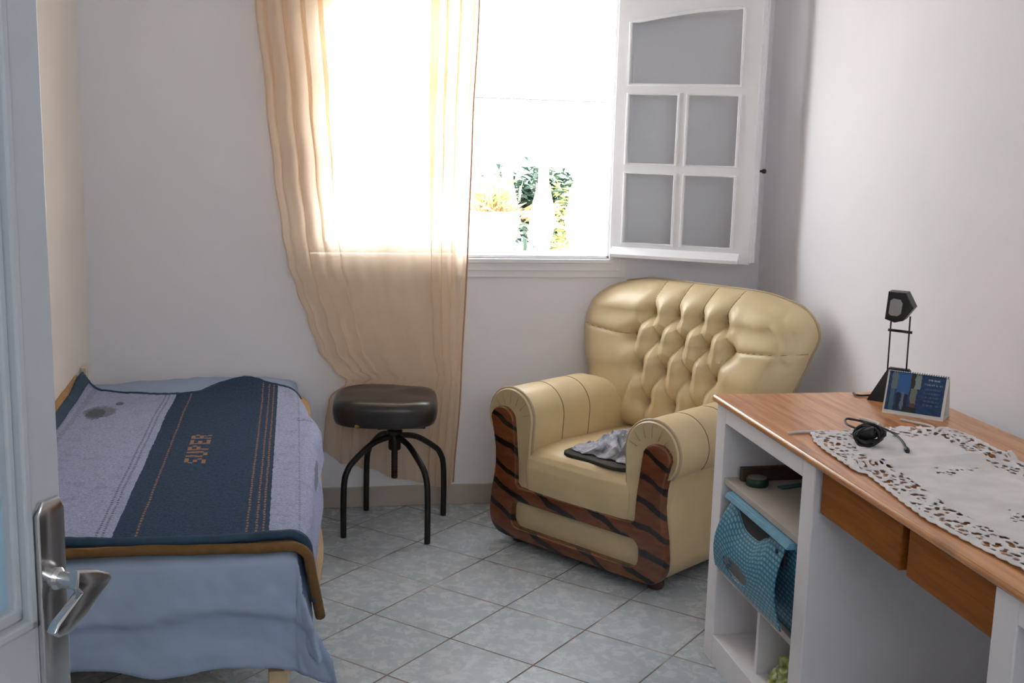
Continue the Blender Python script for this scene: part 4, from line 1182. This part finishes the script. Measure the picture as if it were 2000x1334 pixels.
# coiled black lead with plug
kb = thing('charger_cable', (1.365, 2.52, TZ), 'coiled black cable with small plug lying on the lace runner', 'cable')
b = NB(); cx, cy, cz = 1.362, 2.515, TZ + .028
pts = []
for k in range(13 * 14):
    a = 2 * math.pi * k / 14; lp_ = k // 14
    rx = .030 + .006 * math.sin(lp_ * 2.1); rz = .016 + .005 * math.cos(lp_ * 1.7)
    tl = .55 * math.sin(lp_ * 1.3)
    p = Vector((rx * math.cos(a), .018 * math.sin(a + tl) + .012 * math.sin(lp_ * 2.7), rz * math.sin(a) + .004 * math.cos(lp_ * 1.9)))
    p = Matrix.Rotation(R(-38 + 12 * math.sin(lp_ * 1.1)), 3, 'Z') @ p
    pts.append(Vector((cx, cy, cz)) + p)
tube(b, pts, .0032, 7); obj('cable_coil', b, M['cable'], kb)
b = NB(); lathe(b, [(.013, -.026), (.015, -.02), (.015, .02), (.013, .026)], (cx - .006, cy + .004, cz + .002), 14, Vector((.5, -.7, .35)).normalized()); obj('cable_tie', b, M['black_plastic'], kb)
b = NB(); tube(b, smooth_path([(1.350, 2.55, TZ + .035), (1.345, 2.60, TZ + .036), (1.375, 2.655, TZ + .034), (1.415, 2.655, TZ + .026), (1.420, 2.60, TZ + .025), (1.395, 2.55, TZ + .022), (1.385, 2.53, TZ + .020)], 8), .0028, 7)
obj('cable_loop', b, M['cable'], kb)
b = NB(); tube(b, smooth_path([(1.375, 2.655, TZ + .034), (1.43, 2.648, TZ + .024), (1.462, 2.585, TZ + .015), (1.455, 2.52, TZ + .010), (1.430, 2.455, TZ + .009)], 8), .0026, 7)
obj('cable_lead', b, M['cable'], kb)
b = NB(); tube(b, [(1.433, 2.462, TZ + .009), (1.427, 2.449, TZ + .009), (1.424, 2.441, TZ + .009), (1.418, 2.428, TZ + .009)], [.0045, .0065, .0065, .0045], 8); obj('plug', b, M['cable'], kb)

# ------------------------------------------------------------------ outside
bm = NB(); box(bm, -4, YB + T + .01, .52, 7, 9, .62); struct('terrace_floor', bm, M['terrace'])
bal = thing('balustrade', (1.2, 6.55, .62), 'white balustrade with turned balusters at the terrace edge outside the window', 'balustrade')
bm = NB(); box(bm, -1.5, 6.45, .62, 5, 6.65, .80, .01); obj('plinth', bm, M['render'], bal, smooth=False)
bm = NB(); box(bm, -1.5, 6.43, 1.50, 5, 6.67, 1.58, .01); obj('rail', bm, M['render'], bal, smooth=False)
for k in range(18):
    x = .14 + k * .21
    bm = NB(); lathe(bm, [(.06, .80), (.06, .83), (.04, .86), (.06, .93), (.078, 1.02), (.060, 1.12), (.032, 1.24), (.030, 1.34), (.045, 1.38), (.035, 1.42), (.06, 1.46), (.06, 1.50)], (x, 6.55, 0), 16)
    obj('baluster', bm, M['render'], bal)
pt = thing('potted_plant', (.87, 5.25, .62), 'white flower pot with yellow-green plant on the terrace, seen through the open window', 'plant')
bm = NB(); lathe(bm, [(.08, .0), (.095, .02), (.13, .49), (.14, .50), (.14, .545), (.128, .545), (.125, .52), (.01, .515)], (.87, 5.25, .62), 28); obj('pot', bm, M['pot'], pt, angle=40)
def leaves(bm, c, n, spread, L, w, seed, droop=.3, up=.7):
    rnd = random.Random(seed)
    for k in range(n):
        a = rnd.uniform(0, 2 * math.pi); e = rnd.uniform(.2, 1.3) * up
        d_ = Vector((math.cos(a) * math.cos(e), math.sin(a) * math.cos(e), math.sin(e)))
        p = Vector(c) + Vector((rnd.gauss(0, spread[0]), rnd.gauss(0, spread[1]), rnd.gauss(0, spread[2])))
        l_ = L * rnd.uniform(.6, 1.3); sd = d_.cross(Vector((0, 0, 1))); sd = sd.normalized() * w * rnd.uniform(.7, 1.3) if sd.length > .01 else Vector((w, 0, 0))
        m = p + d_ * l_ * .5; e_ = p + d_ * l_ - Vector((0, 0, droop * l_))
        v = [bm.verts.new(q) for q in (p, m - sd, e_, m + sd)]
        bm.faces.new((v[0], v[1], v[2])); bm.faces.new((v[0], v[2], v[3]))
bm = NB(); leaves(bm, (.87, 5.25, 1.18), 150, (.05, .05, .03), .13, .006, 1, .2, 1.2); obj('foliage', bm, M['leaf_y'], pt, smooth=False)
bm = NB(); leaves(bm, (.89, 5.25, 1.15), 110, (.05, .05, .01), .08, .005, 2, .2, 1.1); o = obj('dry_stems', bm, M['leaf_o'], pt, smooth=False)
tr = thing('garden_tree', (.95, 7.6, .62), 'tall pale green shrub beyond the balustrade, left of the open window gap', 'tree')
bm = NB(); tube(bm, smooth_path([(.95, 7.6, .60), (.98, 7.6, 1.2), (.93, 7.6, 1.9)], 6), [.03] * 12 + [.02], 8); obj('trunk', bm, M['soil'], tr)
bm = NB(); leaves(bm, (.97, 7.6, 1.42), 420, (.16, .16, .19), .12, .016, 3); leaves(bm, (.90, 7.6, 1.75), 60, (.10, .1, .06), .12, .016, 13); obj('crown', bm, M['leaf_y'], tr, smooth=False)
def bush(name, x, y, z, sp, n, L, w, mat, label, seed):
    bm = NB(); leaves(bm, (x, y, z), n, sp, L, w, seed)
    zmin = min(v.co.z for v in bm.verts)
    tube(bm, [(x, y, .62), (x, y, z)], .015, 6)
    tag(obj(name, bm, mat, None, smooth=False, origin=(x, y, .62)), label, 'bush')
bush('dark_bush', 1.46, 7.35, 1.05, (.12, .10, .10), 900, .10, .020, M['leaf_d'], 'dark green bush behind the balustrade, seen low through the open window', 4)
bush('dark_bush', 1.68, 7.5, 1.16, (.07, .07, .05), 420, .08, .018, M['leaf_d'], 'small dark green bush right of the larger dark one beyond the balustrade', 5)
bush('pale_bush', 1.66, 7.2, .93, (.07, .07, .13), 420, .09, .016, M['leaf_y'], 'pale yellow-green bush below the small dark bush beyond the balustrade', 6)
bush('flower_bush', 1.44, 7.05, .98, (.07, .05, .03), 60, .16, .010, M['leaf_o'], 'spiky orange plant in front of the dark bush beyond the balustrade', 8)
bm = NB(); tube(bm, [(-3, 8.0, 1.765), (.8, 8, 1.750), (1.3, 8.0, 1.746), (1.9, 8, 1.742), (6, 8.0, 1.74)], .006, 6)
for x in (-3, 6): tube(bm, [(x, 8, .62), (x, 8, 1.8)], .03, 8)
tag(obj('garden_wire', bm, M['wire'], None, origin=(1.5, 8, .62)), 'thin wire strung across the garden, visible through the open window', 'wire')

# ------------------------------------------------------------------ light
w = bpy.data.worlds.new('sky'); SC.world = w; w.use_nodes = True
bg = w.node_tree.nodes['Background']; bg.inputs[0].default_value = (.90, .95, 1.0, 1); bg.inputs[1].default_value = 9.6
def portal(x, y, z, sx_, sz_, rot):
    L = bpy.data.lights.new('sky_portal', 'AREA'); L.shape = 'RECTANGLE'; L.size = sx_; L.size_y = sz_; L.cycles.is_portal = True
    o = bpy.data.objects.new('sky_portal', L); o.location = (x, y, z); o.rotation_euler = rot; link(o)
portal((WX0 + WX1) / 2, YB + TB - .01, (WZ0 + WZ1) / 2, WX1 - WX0, WZ1 - WZ0, (R(-90), 0, 0))
portal((FX0 + FX1) / 2, YF - .21, (FZ0 + FZ1) / 2, FX1 - FX0, FZ1 - FZ0, (R(90), 0, 0))  # sky portal of the added fill opening
S = bpy.data.lights.new('sun', 'SUN'); S.energy = 55; S.angle = R(1); S.color = (1, .95, .86)
so = bpy.data.objects.new('sun', S); link(so)
so.rotation_euler = Vector((.45, .22, -.86)).to_track_quat('-Z', 'Y').to_euler()

# ------------------------------------------------------------------ camera
pitch, roll, yaw = R(10.2694), R(-1.4864), R(10.7197)
cp, sp = math.cos(pitch), math.sin(pitch); cr, sr = math.cos(roll), math.sin(roll); cy, sy_ = math.cos(yaw), math.sin(yaw)
rgt = Vector((cy, -sy_, 0)); fw = Vector((sy_ * cp, cy * cp, -sp)); dn = fw.cross(rgt)
r2 = rgt * cr + dn * sr; d2 = -rgt * sr + dn * cr
cam = bpy.data.cameras.new('camera'); co = bpy.data.objects.new('camera', cam); link(co)
mw = Matrix((( r2.x, -d2.x, -fw.x, 0), (r2.y, -d2.y, -fw.y, 0), (r2.z, -d2.z, -fw.z, 1.52), (0, 0, 0, 1)))
co.matrix_world = mw
cam.sensor_fit = 'HORIZONTAL'; cam.sensor_width = 36; cam.lens = 36 * 2259.86 / 2000; cam.clip_start = .02
SC.camera = co
vs = SC.view_settings; vs.view_transform = 'Standard'; vs.look = 'None'; vs.gamma = 1; vs.use_curve_mapping = False
vs.exposure = 0.03
SC.cycles.max_bounces = 10; SC.cycles.diffuse_bounces = 6; SC.cycles.transparent_max_bounces = 16
SC.cycles.use_denoising = True
